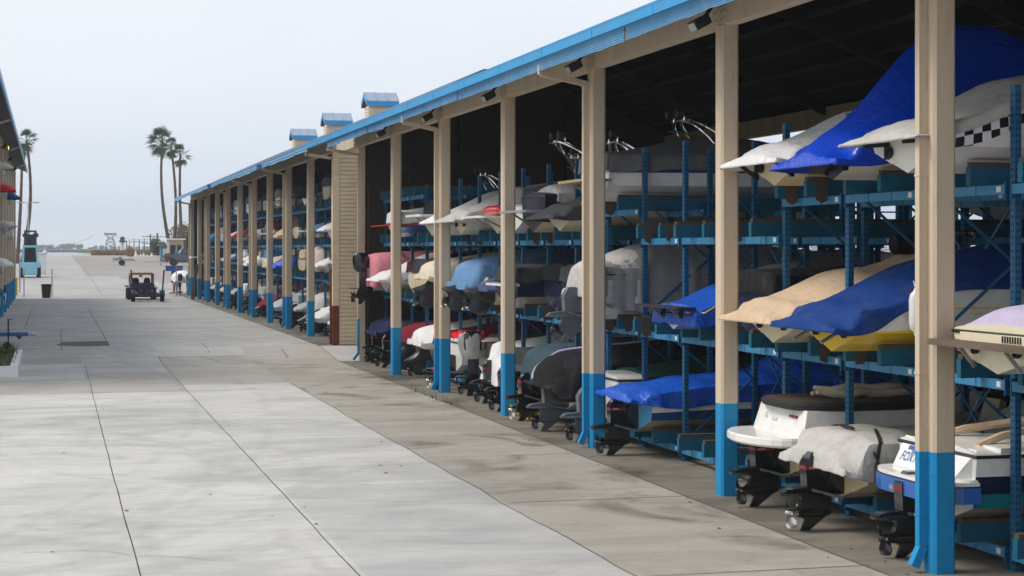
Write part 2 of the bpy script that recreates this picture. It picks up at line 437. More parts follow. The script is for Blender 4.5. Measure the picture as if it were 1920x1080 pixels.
def drive_mesh(stripe=True):
    mb = MB()
    mb.prism([(.03,.06),(.03,.46),(-.12,.50),(-.20,.42),(-.20,.14)], -.17, .17, 0)
    mb.prism([(-.16,.12),(-.16,.44),(-.22,.56),(-.44,.56),(-.50,.46),(-.48,.10)], -.105, .105, 0)
    mb.prism([(-.22,.56),(-.26,.605),(-.40,.605),(-.44,.56)], -.075, .075, 0)
    if stripe:
        mb.box((-.502,-.109,.385), (-.20,.109,.432), 1)
    mb.prism([(0,-.10),(0,.10),(-.30,.15),(-.66,.15),(-.82,.06),(-.82,-.06),(-.66,-.15),(-.30,-.15)], .060, .092, 0, plane='xy')
    mb.prism([(-.14,.092),(-.50,.092),(-.80,.095),(-.74,.135),(-.48,.16),(-.14,.16)], -.085, .085, 0)
    # leg tapers towards the skeg
    top = [(-.12,.062),(-.12,-.16),(-.44,-.42),(-.54,-.42),(-.47,-.27),(-.58,-.18),(-.58,-.14),(-.52,.0),(-.56,.062)]
    for a, b in ((.055, 0), ):
        n = len(top)
        th = [.055,.05,.012,.010,.03,.04,.045,.05,.055]
        vs = [(x, -t, z) for (x, z), t in zip(top, th)]+[(x, t, z) for (x, z), t in zip(top, th)]
        fs = [tuple(range(n)), tuple(range(2*n-1, n-1, -1))]+[((k+1)%n, k, n+k, n+(k+1)%n) for k in range(n)]
        mb.add(vs, fs, 0)
    mb.lathe([(.01,-.10),(.045,-.13),(.068,-.22),(.070,-.45),(.058,-.575)], (0,0,-.17), 14, 0, 'x')
    # steering arms / trim rams
    for s in (-1, 1):
        mb.tube([(.0,s*.15,.02),(-.42,s*.125,.13)], .022, 6, 2)
    return mb
def prop_mesh():
    mb = MB()
    mb.lathe([(.056,-.575),(.056,-.70),(.035,-.735),(.005,-.745)], (0,0,-.17), 12, 0, 'x')
    for k in range(3):
        a0 = 2*math.pi*k/3+.5; g = []
        for i in range(5):
            r = .045+.15*i/4; row = []
            hw = [.28,.42,.52,.50,.16][i]
            for j in range(5):
                u = (j/4-.5)*2; a = a0+u*hw
                row.append((-.65-u*.055*(1-.3*i/4), r*math.cos(a), -.17+r*math.sin(a)))
            g.append(row)
        mb.rings(g, 0, closed=False)
        g2 = [[(x-.010, y, z) for x, y, z in r] for r in g]; o = len(mb.f)
        mb.rings(g2, 0, closed=False)
        for q in range(o, len(mb.f)): mb.f[q] = tuple(reversed(mb.f[q]))
    return mb
def blob(mb, prof, seed, n=18, m=0, amp=.03):
    """prof: (z, cx, rx, ry)"""
    rings = []
    N = len(prof)*3
    ctrl = [(i,)+p for i, p in enumerate(prof)]
    for i in range(N+1):
        z, cx, rx, ry = interp(ctrl, i/N*(len(prof)-1)); ring = []
        for k in range(n):
            t = 2*math.pi*k/n
            w = 1+noise.noise(Vector((math.cos(t)*2.2, math.sin(t)*2.2+z*.6, seed)))*amp*9+noise.noise(Vector((math.cos(t)*6, math.sin(t)*6, z*2+seed)))*amp*4
            ring.append((cx+rx*w*math.cos(t), ry*w*math.sin(t), z))
        rings.append(ring)
    mb.rings(rings, m, True, True)
_shared = {}
def shared(key, fn):
    if key not in _shared: _shared[key] = fn()
    return _shared[key]
def add_drive(root, kind, tilt=0., dz=0., y=0., seed=0.):
    if not kind: return
    name = 'outdrive'
    z0 = dz
    if kind in ('black', 'grey', 'steelprop'):
        bm = 'grey_drive' if kind == 'grey' else 'black_gloss'
        me = shared(('drive', bm), lambda: drive_mesh().mesh('outdrive', [M(bm), M('decal_red' if bm == 'black_gloss' else bm), M('dull_steel')]))
        d = obj(name, me, root, (0, y, z0)); d.rotation_euler = (0, R(tilt), 0)
        pm = 'prop_steel' if kind == 'steelprop' else 'black_gloss'
        obj('propeller', shared(('prop', pm), lambda: prop_mesh().mesh('propeller', [M(pm)])), d)
        if kind != 'grey' and root.location.y < 33:
            def lettering():
                mb = MB(); vs, fs = text_verts('volvo', .055, .3)
                mb.add([(-.46+x, -.1105, .397+z) for x, z in vs], fs, 0); return mb.mesh('lettering', [M('decal_white')])
            obj('lettering', shared('dl', lettering), d)
    elif kind == 'bag':
        mb = MB()
        blob(mb, [(.60,-.24,.03,.03),(.55,-.27,.15,.10),(.30,-.30,.20,.13),(.15,-.38,.34,.15),(.06,-.43,.40,.14),(-.02,-.36,.27,.10),(-.2,-.36,.25,.08),(-.32,-.36,.14,.05),(-.34,-.36,.02,.02)], seed, amp=.022)
        d = mb.build('covered_outdrive', [M('bag')], root, (0, y, z0)); d.rotation_euler = (0, R(tilt), 0)
        obj('propeller', shared(('prop', 'black_gloss'), lambda: prop_mesh().mesh('propeller', [M('black_gloss')])), d)
    elif kind == 'outboard':
        mb = MB()
        blob(mb, [(1.20,-.40,.05,.05),(1.15,-.40,.22,.15),(.95,-.40,.27,.18),(.70,-.38,.25,.17),(.58,-.34,.18,.12)], seed, amp=.004)
        mb.prism([(-.22,.60),(-.46,.60),(-.46,.10),(-.24,.10)], -.07, .07, 0)
        mb.prism([(0,.25),(0,.75),(-.22,.7),(-.22,.35)], -.13, .13, 1)
        mb.xform(Matrix.Identity(4))
        d = mb.build('outboard_motor', [M('black_gloss'), M('dull_steel')], root, (0, y, z0)); d.rotation_euler = (0, R(tilt), 0)
        low = obj('lower_unit', shared(('drivelow'), lambda: low_unit().mesh('lower_unit', [M('black_gloss')])), d)
        obj('propeller', shared(('prop', 'black_gloss'), lambda: prop_mesh().mesh('propeller', [M('black_gloss')])), d)
    return d
def low_unit():
    mb = MB()
    mb.prism([(0,-.10),(0,.10),(-.30,.13),(-.66,.13),(-.78,.05),(-.78,-.05),(-.66,-.13),(-.30,-.13)], .060, .085, 0, plane='xy')
    top = [(-.20,.10),(-.16,-.16),(-.40,-.42),(-.50,-.42),(-.47,-.27),(-.58,-.18),(-.58,-.14),(-.48,.10)]
    mb.prism(top, -.04, .04, 0)
    mb.lathe([(.01,-.10),(.045,-.13),(.062,-.22),(.062,-.45),(.055,-.575)], (0,0,-.17), 14, 0, 'x')
    return mb
def add_platform(root, hull, m, depth=.6, z=None, thick=.06, w=.9, rnd=.35, trim=None):
    mb = MB(); z = .36 if z is None else z
    W = hull.B*w; poly = [(.02, -W), (-depth+rnd*.9, -W)]
    for k in range(7):
        a = R(90*k/6); poly.append((-depth+rnd*.9-rnd*.9*math.sin(a), -W+rnd*(1-math.cos(a))))
    poly += [(x, -y) for x, y in reversed(poly)]
    mb.prism(poly, z, z+thick, 0, plane='xy')
    for s in (-.45, .45):
        mb.bar((0, s*W, z-.22), (-depth*.6, s*W, z-.01), .03, .04, 1)
    return mb.build('swim_platform', [M(m), M('dull_steel')], root)
def add_ports(root, hull, z=.26):
    for s in (-1, 1):
        mb = MB(); mb.lathe([(.062,0),(.07,-.02),(.07,-.05),(.045,-.05),(.04,-.01)], (0, s*.42, z), 14, 0, 'x')
        mb.build('exhaust_port', [M('rubber')], root)
def tower_mesh(x0=2.0, w=.88, h=1.05, base=.86, rake=-.5, lights=True, racks=True):
    mb = MB()
    for dx in (0, .42):
        pts = []
        for k in range(13):
            t = k/12; a = math.pi*t
            y = -w*math.cos(a)*(1-.12*math.sin(a)); z = base+h*(math.sin(a)**.55)
            pts.append((x0+dx+rake*(z-base)/h*(1 if dx == 0 else 1.55), y, z))
        mb.tube(pts, .028, 8, 0)
    for s in (-.5, 0, .5):
        mb.tube([(x0+rake, s*w, base+h*.98), (x0+.42+rake*1.55, s*w, base+h*.98)], .018, 6, 0)
    if racks:
        for s in (-1, 1):
            for q in range(3):
                mb.tube([(x0+rake*.6+q*.14, s*w*.95, base+h*.72), (x0+rake*.6+q*.14-.05, s*(w+.24), base+h*.80)], .014, 6, 0)
    if lights:
        for s in (-.35, .35):
            mb.lathe([(.02,-.12),(.085,-.10),(.10,0),(.10,.03)], (x0+rake-.05, s*w, base+h+.12), 12, 1, 'x')
            mb.tube([(x0+rake, s*w, base+h*.97), (x0+rake, s*w, base+h+.06)], .015, 6, 0)
    return mb
def add_tower(root, **k):
    return tower_mesh(**k).build('wake_tower', [M('chrome'), M('black_plastic')], root)
def add_text(root, s, size, x, y, z, m='decal_dark', shear=0., side=-1, name='lettering', tilt=0.):
    vs, fs = text_verts(s, size, shear); mb = MB()
    if side == -1:   # on the flank that faces -y, read from there
        mb.add([(x+u, y-v*tilt, z+v) for u, v in vs], fs, 0)
    else:            # on the transom, read from behind (looking along +x, right is -y)
        mb.add([(x+v*tilt, y-u, z+v) for u, v in vs], fs, 0)
    return mb.build(name, [M(m)], root)
def add_rail(root, hull, m='black_plastic', n=18, r=.022):
    mb = MB()
    P = [(hull.L*(1-(1-i/n)**1.25), hull.bs(hull.L*(1-(1-i/n)**1.25))+.006, hull.sheer(hull.L*(1-(1-i/n)**1.25))) for i in range(n+1)]
    pts = [(x, -y, z) for x, y, z in P]+[(x, y, z) for x, y, z in reversed(P[:-1])]
    pts = [(-.012, 0, pts[0][2])]+pts+[(-.012, 0, pts[0][2])]
    mb.tube(pts, r, 6, 0)
    return mb.build('rub_rail', [M(m)], root)
def add_windshield(root, hull, x=2.5, h=.42, w=.78):
    mb = MB(); z = hull.sheer(x)+.05; W = hull.B*w
    top = [(x-.45,-W*.86,z+h*.8),(x-.05,-W*.6,z+h),(x-.05,W*.6,z+h),(x-.45,W*.86,z+h*.8)]
    bot = [(x-.55,-W,z),(x+.35,-W*.7,z+.03),(x+.35,W*.7,z+.03),(x-.55,W,z)]
    mb.add(bot+top, [(0,1,5,4),(1,2,6,5),(2,3,7,6)], 0)
    mb.tube(top, .014, 6, 1); mb.tube(bot, .014, 6, 1)
    for a, b in zip(bot, top): mb.tube([a, b], .012, 6, 1)
    return mb.build('windshield', [M('glass'), M('dull_steel')], root)
def add_ladder(root, y=.25, z0=.30, z1=.85):
    mb = MB()
    for s in (-.14, .14): mb.tube([(-.06,y+s,z0),(-.05,y+s,z1),(.06,y+s,z1+.04)], .014, 6, 0)
    for k in range(3): mb.tube([(-.06,y-.14,z0+.02+k*.2),(-.06,y+.14,z0+.02+k*.2)], .014, 6, 0)
    return mb.build('boarding_ladder', [M('chrome')], root)
def strap_over(root, hull, ctrl, x, m='strap', p=2.2, name='strap', j0=-1.0, j1=1.0, dx=0.):
    mb = MB(); pts = []
    for k in range(19):
        v = j0+(j1-j0)*k/18; xx = x+dx*k/18
        y, z, _ = cover_pt(hull, ctrl, xx, v, p)
        pts.append((xx, y*1.015, z+.035+.02*(1-abs(v))))
    rows = []
    for i, q in enumerate(pts): rows.append([(q[0]-.022, q[1], q[2]), (q[0]+.022, q[1], q[2]), (q[0]+.022, q[1], q[2]-.02), (q[0]-.022, q[1], q[2]-.02)])
    mb.rings(rows, 0, True, True)
    return mb.build(name, [M(m)], root)
GROUPS = {}
def boat(label, X, Y, Z, hullm='white', cover=None, ccol=None, drive=None, plat=None, L=6.0, B=.98, H=.84,
         lod=1, group=None, ports=False, tower=False, tilt=0, seed=0, yaw=0., deck='closed', drop=None, wr=.02, fold=.03,
         skirt=.12, p=2.2, rail=True, cat='boat', deadrise=.26, creases=0., flip=False, ctrl=None, dtilt=0., nm='motor_boat', cut=(.36,.7), cockpit=(.5,3.3), pitch=0., sag=None):
    root = empty(nm, (X, Y, Z), label, cat, group, math.pi if flip else R(yaw))
    if pitch: root.rotation_euler[1] = R(pitch)
    h = Hull(L, B, H, deadrise, cut=cut, drop=(.36 if cover in ('over','overlow','point') else 0) if drop is None else drop)
    mats = HULLS[hullm]
    h.build(root, mats, deck, n=24 if lod == 2 else (14 if lod == 1 else 9), cockpit=cockpit)
    if cover:
        c = ctrl or COVERS[cover]
        if cover in ('over','overlow') and ccol != 'c_tarp': skirt *= .5; fold *= .6
        make_cover(h, c, root, M(ccol), skirt=skirt, wr=wr, fold=fold, p=p, seed=seed*3.7+Y,
                   nu={2: 90, 1: 46, 0: 20}[lod], nv={2: 40, 1: 24, 0: 12}[lod], creases=creases, crisp=(.15 if cover in ('over','overlow') and ccol != 'c_tarp' else 1.), sag=sag)
    if rail and lod == 2: add_rail(root, h)
    if plat: add_platform(root, h, *plat) if isinstance(plat, tuple) else add_platform(root, h, plat)
    if drive: add_drive(root, drive, tilt=tilt, seed=seed+Y)
    if ports: add_ports(root, h)
    if tower: add_tower(root, **(tower if isinstance(tower, dict) else {}))
    return root, h
# bottom, low, mid, up, deck, transom
HULLS = {
 'white': ('white_gel','white_gel','white_gel','white_gel','white_gel','white_gel'),
 'cream': ('cream_gel','cream_gel','cream_gel','cream_gel','cream_gel','cream_gel'),
 'aged':  ('aged_gel','aged_gel','cream_gel','white_gel','white_gel','aged_gel'),
 'palegrey': ('cream_gel','palegrey_gel','palegrey_gel','palegrey_gel','white_gel','palegrey_gel'),
 'white_bluestripe': ('white_gel','white_gel','deepblue_gel','white_gel','white_gel','white_gel'),
 'white_bluetop': ('palegrey_gel','palegrey_gel','white_gel','blue_gel','white_gel','white_gel'),
 'yellow': ('yellow_gel','yellow_gel','white_gel','white_gel','white_gel','yellow_gel'),
 'yellow_stripe': ('white_gel','yellow_gel','yellow_gel','white_gel','white_gel','white_gel'),
 'blue_white': ('aged_gel','deepblue_gel','white_gel','skyblue_gel','white_gel','skyblue_gel'),
 'foxy': ('cream_gel','teal_gel','navy_gel','white_gel','white_gel','white_gel'),
 'navy': ('cream_gel','navy_gel','navy_gel','navy_gel','white_gel','navy_gel'),
 'teal': ('cream_gel','white_gel','cream_gel','teal_gel','white_gel','white_gel'),
 'aqua': ('aged_gel','brown_gel','aqua_gel','teal_gel','white_gel','aged_gel'),
 'tealstripe': ('grey_gel','grey_gel','teal_gel','palegrey_gel','white_gel','aqua_gel'),
 'red': ('white_gel','white_gel','red_gel','white_gel','white_gel','white_gel'),
 'black': ('cream_gel','black_gel','black_gel','black_gel','black_gel','navy_gel'),
 'maroon': ('white_gel','white_gel','maroon_gel','white_gel','white_gel','white_gel'),
 'orange': ('blue_gel','blue_gel','orange_gel','white_gel','white_gel','orange_gel'),
 'tan': ('aged_gel','brown_gel','aged_gel','aged_gel','cream_gel','aged_gel'),
}
# ---------------------------------------------------------------- sheds
def part(mb, name, mats, parent, sharp=38):
    """mesh given in place coordinates, parented to a thing that is not rotated"""
    o = mb.build(name, [M(k) for k in mats], parent, sharp=sharp)
    o.location = -Vector(parent.location); return o
def column_mesh(top, blue=1.346, w=.275, c=.035):
    mb = MB()
    def ring(z, g=0): return [(c-g,-g,z),(w-c+g,-g,z),(w+g,c-g,z),(w+g,w-c+g,z),(w-c+g,w+g,z),(c-g,w+g,z),(-g,w-c+g,z),(-g,c-g,z)]
    mb.rings([ring(-.05), ring(blue)], 1, True, False, smooth=False)
    mb.rings([ring(blue), ring(top)], 0, True, True, smooth=False)
    return mb
def pipe_mesh(zb, blue=1.346):
    """square downpipe with a kick-out shoe and the arm that reaches the gutter; origin at the column corner"""
    mb = MB()
    x0, y = -.055, .185
    def seg(a, b, m): mb.bar(a, b, .105, .10, m)
    seg((x0,y,.30),(x0,y,blue),1); seg((x0,y,blue),(x0,y,zb-.02),0)
    seg((x0+.01,y,.30),(x0-.10,y,.07),1)
    seg((x0-.0,y,zb-.05),(-.90,y,zb+.12),0)
    seg((-.89,y,zb+.10),(-.89,y,zb+.27),0)
    for z in (.62, 2.2, 4.4): mb.box((x0-.058,y-.062,z),(x0+.06,y+.062,z+.03), 1 if z < blue else 0)
    return mb
def fascia_strip(mb, x, y0, y1, z0, z1, seg, seed, ribs=6, jag=.03, sgn=1):
    """ribbed sheet hung along the eave in lengths that do not quite line up"""
    rnd = random.Random(seed); y = y0
    while y < y1-.05:
        ye = min(y1, y+seg*rnd.uniform(.8, 1.2)); dz0, dz1 = rnd.uniform(-jag, jag*.4), rnd.uniform(-jag, jag*.4)
        dx = rnd.uniform(-.012, .012)
        nseg = 8; rows = []
        for i in range(nseg+1):
            yy = y+(ye-.006-y)*i/nseg; zz = z0+dz0+(dz1-dz0)*i/nseg+jag*.5*noise.noise(Vector((yy*1.7, seed, 0)))
            row = []
            for k in range(ribs*2+1):
                q = k/(ribs*2); row.append((x+dx+sgn*(.014 if k % 2 else 0)-sgn*.0*q, yy, z1+(zz-z1)*q))
            rows.append(row)
        mb.rings(rows, 0, closed=False, smooth=False)
        y = ye
def gable_roof(xe, xr, xe2, ze, zr, y0, y1, t=.10):
    mb = MB()
    top = [(xe, ze+t), (xr, zr+t), (xe2, ze+t)]; und = [(xe, ze), (xr, zr), (xe2, ze)]
    vs = []
    for y in (y0, y1): vs += [(x, y, z) for x, z in top]+[(x, y, z) for x, z in und]
    fs = [(0,1,7,6),(1,2,8,7)]; ms = [0,0]
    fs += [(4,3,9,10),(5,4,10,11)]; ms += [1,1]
    fs += [(3,0,6,9),(2,5,11,8)]; ms += [0,0]
    fs += [(0,3,4,1),(1,4,5,2),(6,7,10,9),(7,8,11,10)]; ms += [1]*4
    mb.add(vs, fs, ms)
    # ribs of the roof sheet
    n = int((y1-y0)/.9)
    for i in range(n):
        y = y0+.3+i*.9
        mb.bar((xe+.02,y,ze+t+.012),(xr,y,zr+t+.012), .05, .03, 0)
    return mb
ROOF_ZE, RIDGE_X, EAVE_X, EAVE2_X = 7.02, 14.75, 8.52, 20.98
def rafters(mb, ys, ze, zr, m=0):
    for y in ys:
        for xa, xb in ((9.46, RIDGE_X), (20.04, RIDGE_X)):
            za = ze+(zr-ze)*(abs(xa-(EAVE_X if xa < 15 else EAVE2_X))/(RIDGE_X-EAVE_X))
            mb.bar((xa,y,za-.17),(xb,y,zr-.17), .12, .28, m)
def purlins(mb, y0, y1, ze, zr, m=0):
    for s in (0, 1):
        for k in range(1, 7):
            q = k/7
            x = EAVE_X+(RIDGE_X-EAVE_X)*q if s == 0 else EAVE2_X+(RIDGE_X-EAVE2_X)*q
            mb.bar((x,y0,ze+(zr-ze)*q-.05),(x,y1,ze+(zr-ze)*q-.05), .08, .09, m)

A_Y = [17.59+BAY*k for k in range(-2, 7)]           # columns of the near shed (last is the end wall)
B_Y = [66.23+6.352*k for k in range(0, 9)]          # columns of the far shed
def shed_common(th, ys, z0, top, ycover, end_idx, pipes, blue=1.346):
    cm = shared(('col', top), lambda: column_mesh(top).mesh('column', [M('beige'), M('blue_paint')]))
    pm = shared(('pipe', top), lambda: pipe_mesh(top-.22).mesh('downpipe', [M('beige'), M('blue_paint')]))
    L0 = Vector(th.location)
    for i, y in enumerate(ys):
        if not (z0 == 0 and i == len(ys)-1): obj('column', cm, th, Vector((XC, y, z0))-L0)
        obj('column', cm, th, Vector((19.9, y, z0))-L0)
        if i in pipes: obj('downpipe', pm, th, Vector((XC, y, z0))-L0)
near = empty('boat_storage_shed', (XC, A_Y[0], 0), 'large near open-sided boat storage shed with tan columns on blue bases', 'boat shed')
shed_common(near, A_Y, 0, 6.85, None, None, {0, 2, 4, 6})
mb = MB(); mb.box((9.60,55.60,-.02),(9.77,55.83,6.86),0); part(mb, 'end_post', ['beige'], near)
mb = MB(); mb.bar((9.565,55.66,.25),(9.565,55.66,1.346),.07,.08,1); mb.bar((9.565,55.66,1.346),(9.565,55.66,6.6),.07,.08,0); mb.bar((9.575,55.66,.27),(9.40,55.66,.05),.07,.08,1); mb.bar((9.6,55.66,6.60),(8.55,55.66,6.76),.09,.09,0); part(mb, 'downpipe', ['beige', 'blue_paint'], near)
zrA = 9.62
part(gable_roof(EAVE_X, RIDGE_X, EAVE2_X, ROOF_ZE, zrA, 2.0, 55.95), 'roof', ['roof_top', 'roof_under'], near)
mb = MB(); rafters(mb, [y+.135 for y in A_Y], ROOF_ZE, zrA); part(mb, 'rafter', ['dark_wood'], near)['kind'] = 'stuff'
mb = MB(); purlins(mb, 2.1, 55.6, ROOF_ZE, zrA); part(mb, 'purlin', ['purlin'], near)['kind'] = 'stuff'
for x0 in (9.47, 19.93):
    mb = MB()
    for a, b in zip([2.1]+A_Y, A_Y+[59.4]): mb.box((x0, a+.16 if a > 2.2 else a, 6.851), (x0+.21, b+.13, 7.36))
    for y in A_Y:
        mb.box((x0-.008, y-.12, 6.86), (x0+.0, y+.40, 7.12))
        for q in (-.06,.08,.22,.34):
            for zz in (6.93, 7.05): mb.box((x0-.02, y+q-.014, zz-.014), (x0-.009, y+q+.014, zz+.014))
    part(mb, 'header_beam', ['beige'], near)
mb = MB(); mb.box((8.43, 2, 6.985), (8.56, 59.62, 7.15)); mb.box((8.425, 2, 7.135), (8.435, 59.62, 7.165))
for y in range(3, 58, 3): mb.box((8.424, y+.013*(y % 5), 6.983), (8.4295, y+.06+.013*(y % 5), 7.152))
part(mb, 'gutter', ['blue_fascia'], near)
mb = MB(); fascia_strip(mb, 8.50, 2.0, 55.3, 6.79, 6.985, 2.6, 3); part(mb, 'eave_strip', ['blue_faded'], near)
# closed end: dark boards inside, a stud frame and a conduit
def gable_poly(y, x0, x1, z0, ze, zr, m):
    def zt(x): q = 1-abs(x-RIDGE_X)/(RIDGE_X-EAVE_X); return ze+(zr-ze)*q-.02
    return [(x0, z0), (x1, z0), (x1, zt(x1)), (RIDGE_X, zt(RIDGE_X)), (x0, zt(x0))]
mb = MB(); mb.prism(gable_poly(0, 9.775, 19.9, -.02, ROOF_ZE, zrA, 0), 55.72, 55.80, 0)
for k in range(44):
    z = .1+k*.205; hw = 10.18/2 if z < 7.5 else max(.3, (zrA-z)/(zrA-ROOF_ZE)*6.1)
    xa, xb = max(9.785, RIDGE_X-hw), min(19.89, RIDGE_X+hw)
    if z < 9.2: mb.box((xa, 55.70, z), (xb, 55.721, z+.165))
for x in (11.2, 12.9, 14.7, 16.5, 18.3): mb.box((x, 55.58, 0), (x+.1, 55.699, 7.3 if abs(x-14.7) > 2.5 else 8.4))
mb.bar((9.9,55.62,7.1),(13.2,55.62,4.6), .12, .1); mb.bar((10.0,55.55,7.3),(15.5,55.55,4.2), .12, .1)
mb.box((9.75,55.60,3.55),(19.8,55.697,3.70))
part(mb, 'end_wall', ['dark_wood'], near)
mb = MB(); mb.tube([(10.0,55.5,7.0),(10.05,55.5,6.3),(9.86,55.5,5.5),(9.84,55.5,.1)], .018, 6, 0); part(mb, 'conduit', ['purlin'], near)
def floodlight_mesh():
    mb = MB()
    mb.cbox((0,0,0), (.20,.28,.15), 0); mb.cbox((-.104,0,-.01), (.012,.23,.115), 1)
    for k in range(6): mb.box((.10,-.13+k*.047,-.07),(.15,-.115+k*.047,.07), 0)
    mb.bar((.1,0,.02),(.36,0,.16), .05, .05, 0)
    return mb.mesh('floodlight', [M('black_plastic'), M('lamp_glass')])
flm = shared('flood', floodlight_mesh)
for y in A_Y[2:8]:
    f = obj('floodlight', flm, near, Vector((9.10, y+.05, 6.86))-Vector(near.location)); f.rotation_euler = (0, R(-28), 0)

far = empty('boat_storage_shed', (XC, 60.1, .27), 'long far boat shed behind the gap with lap-sided front wall and three roof cupolas', 'boat shed')
shed_common(far, B_Y+[123.3], .27, 6.68, None, None, {1, 3, 5, 7, 9})
zB, zrB = 6.98, 9.78
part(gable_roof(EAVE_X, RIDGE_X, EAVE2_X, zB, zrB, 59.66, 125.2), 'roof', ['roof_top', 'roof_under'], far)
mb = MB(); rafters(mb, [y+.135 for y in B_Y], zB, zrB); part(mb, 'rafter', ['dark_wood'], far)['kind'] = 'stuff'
for x0 in (9.47, 19.93):
    mb = MB()
    for a, b in zip([60.3]+B_Y, B_Y+[123.3]): mb.box((x0, a+.16, 6.951), (x0+.21, b+.13, 7.34))
    part(mb, 'header_beam', ['beige'], far)
mb = MB(); fascia_strip(mb, 8.48, 59.64, 125.0, 6.92, 7.125, 3.4, 11, ribs=2, jag=.05); part(mb, 'eave_strip', ['blue_faded'], far)
mb = MB()
for y in (73.5, 97.0): mb.cbox((8.42, y, 7.0), (.12, 1.0, .2), 0); mb.bar((8.36, y-.6, 7.08), (8.44, y-.1, 6.9), .18, .012, 0)
part(mb, 'bent_flashing', ['blue_faded'], far)
# lap-sided front wall
mb = MB(); n = 50
prof = [(60.20, .25)]
for k in range(n):
    z = .30+k*.1395; prof += [(60.165, z), (60.20, z+.137)]
prof += [(60.20, .30+n*.1395), (60.34, .30+n*.1395), (60.34, .25)]
vs = [(9.665, y, z) for y, z in prof]+[(19.9, y, z) for y, z in prof]; N = len(prof)
mb.add(vs, [(k, (k+1) % N, N+(k+1) % N, N+k) for k in range(N)], 0)
mb.prism([(9.66, .30+n*.1395), (19.9, .30+n*.1395), (19.9, 7.42), (RIDGE_X, zrB-.03), (9.66, 7.42)], 60.20, 60.33, 0)
part(mb, 'front_wall', ['siding'], far)
mb = MB(); mb.box((9.44, 60.14, 1.63), (9.662, 60.42, 7.3), 0); mb.box((9.44, 60.14, .24), (9.662, 60.42, 1.629), 1)
part(mb, 'corner_trim', ['siding', 'rust_red'], far)
mb = MB(); mb.tube([(9.40,60.35,2.9),(9.40,60.35,.3)], .035, 8, 0); mb.cbox((9.38,60.35,3.0),(.12,.14,.16),1); part(mb, 'drain_pipe', ['rust_red', 'dull_steel'], far)
mb = MB(); mb.bar((9.4,60.3,6.72),(8.55,60.3,6.84), .1, .1); mb.bar((8.56,60.3,6.80),(8.56,60.3,6.98), .1, .1); part(mb, 'gutter_arm', ['beige'], far)
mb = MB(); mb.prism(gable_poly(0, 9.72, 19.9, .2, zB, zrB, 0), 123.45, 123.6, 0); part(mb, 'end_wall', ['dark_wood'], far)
for cx, cy in ((14.75, 79.7), (14.75, 92.4), (14.75, 105.1)):
    x0, x1, y0, y1 = cx-.56, cx+.62, cy-.1, cy+1.0
    mb = MB(); P = [(0, 8.9)]
    for k in range(9): P += [(-.03, 8.95+k*.14), (0, 9.087+k*.14)]
    for k in range(9):
        z = 8.9+k*.14
        mb.add([(x0-.03,y0-.03,z),(x1+.03,y0-.03,z),(x1+.03,y1+.03,z),(x0-.03,y1+.03,z),(x0,y0,z+.139),(x1,y0,z+.139),(x1,y1,z+.139),(x0,y1,z+.139)],
               [(0,1,5,4),(1,2,6,5),(2,3,7,6),(3,0,4,7),(3,2,1,0)], 0)
    mb.box((x0-.045,y0-.045,8.9),(x0+.10,y0-.0,10.1),0); mb.box((x1-.10,y0-.045,8.9),(x1+.045,y0,10.1),0)
    mb.box((x0+.02,y0+.02,8.9),(x1-.02,y1-.02,10.16),0)
    c = part(mb, 'cupola', ['siding'], far)
    mb = MB(); ex, ey = .17, .17; zr_, ze_ = 10.80, 10.36; ym = (y0+y1)/2; t = .24
    poly = [(y0-ey, ze_), (ym, zr_), (y1+ey, ze_), (y1+ey, ze_-t), (ym, zr_-t), (y0-ey, ze_-t)]
    n_ = 6; vs = [(x0-ex, y, z) for y, z in poly]+[(x1+ex, y, z) for y, z in poly]
    mb.add(vs, [(0,1,7,6),(1,2,8,7),(2,3,9,8),(5,0,6,11),(3,4,10,9),(4,5,11,10),(0,5,4,1),(1,4,3,2),(6,7,10,11),(7,8,9,10)], [0,0,1,1,2,2,1,1,1,1])
    for k in range(4):
        x = x0-ex+.02+(x1-x0+2*ex-.04)*k/3
        mb.bar((x,y0-ey,ze_+.014),(x,ym,zr_+.014), .03, .035, 0); mb.bar((x,y1+ey,ze_+.014),(x,ym,zr_+.014), .03, .035, 0)
    o = mb.build('cupola_roof', [M('roof_top'), M('blue_fascia'), M('rust_red')], c)
# left shed
left = empty('boat_storage_shed', (-2.15, 60, .27), 'tall boat shed at the left edge with tan columns and floodlights under its eave', 'boat shed')
L_Y = [57.5+6.35*k for k in range(0, 11)]
cmL = column_mesh(8.9, 1.40, .30).mesh('column', [M('beige'), M('blue_paint')])
for y in L_Y: obj('column', cmL, left, Vector((-2.45, y, .22))-Vector(left.location))
mb = MB(); mb.add([(-1.45,50,8.72),(-7.5,50,11.1),(-13.5,50,8.72),(-1.45,122.5,8.72),(-7.5,122.5,11.1),(-13.5,122.5,8.72),
                   (-1.45,50,8.86),(-7.5,50,11.24),(-13.5,50,8.86),(-1.45,122.5,8.86),(-7.5,122.5,11.24),(-13.5,122.5,8.86)],
                  [(0,3,4,1),(1,4,5,2),(6,7,10,9),(7,8,11,10),(0,6,9,3),(2,5,11,8),(0,1,7,6),(1,2,8,7),(3,9,10,4),(4,10,11,5)], [1,1,0,0,0,0,1,1,1,1])
part(mb, 'roof', ['roof_top', 'soffit'], left)
mb = MB(); mb.box((-1.46,50,8.66),(-1.40,122.6,8.92)); part(mb, 'gutter', ['blue_faded'], left)
mb = MB(); mb.box((-2.44,50,8.45),(-2.2,121.5,8.9)); part(mb, 'header_beam', ['beige'], left)
mb = MB(); mb.box((-2.75,121.3,.2),(-13,121.45,8.6)); mb.box((-6.0,50,.2),(-6.1,121.3,8.6)); part(mb, 'back_wall', ['dark_wood'], left)
mb = MB(); mb.box((-2.46,121.3,.2),(-2.14,121.6,8.7)); part(mb, 'corner_post', ['beige'], left)
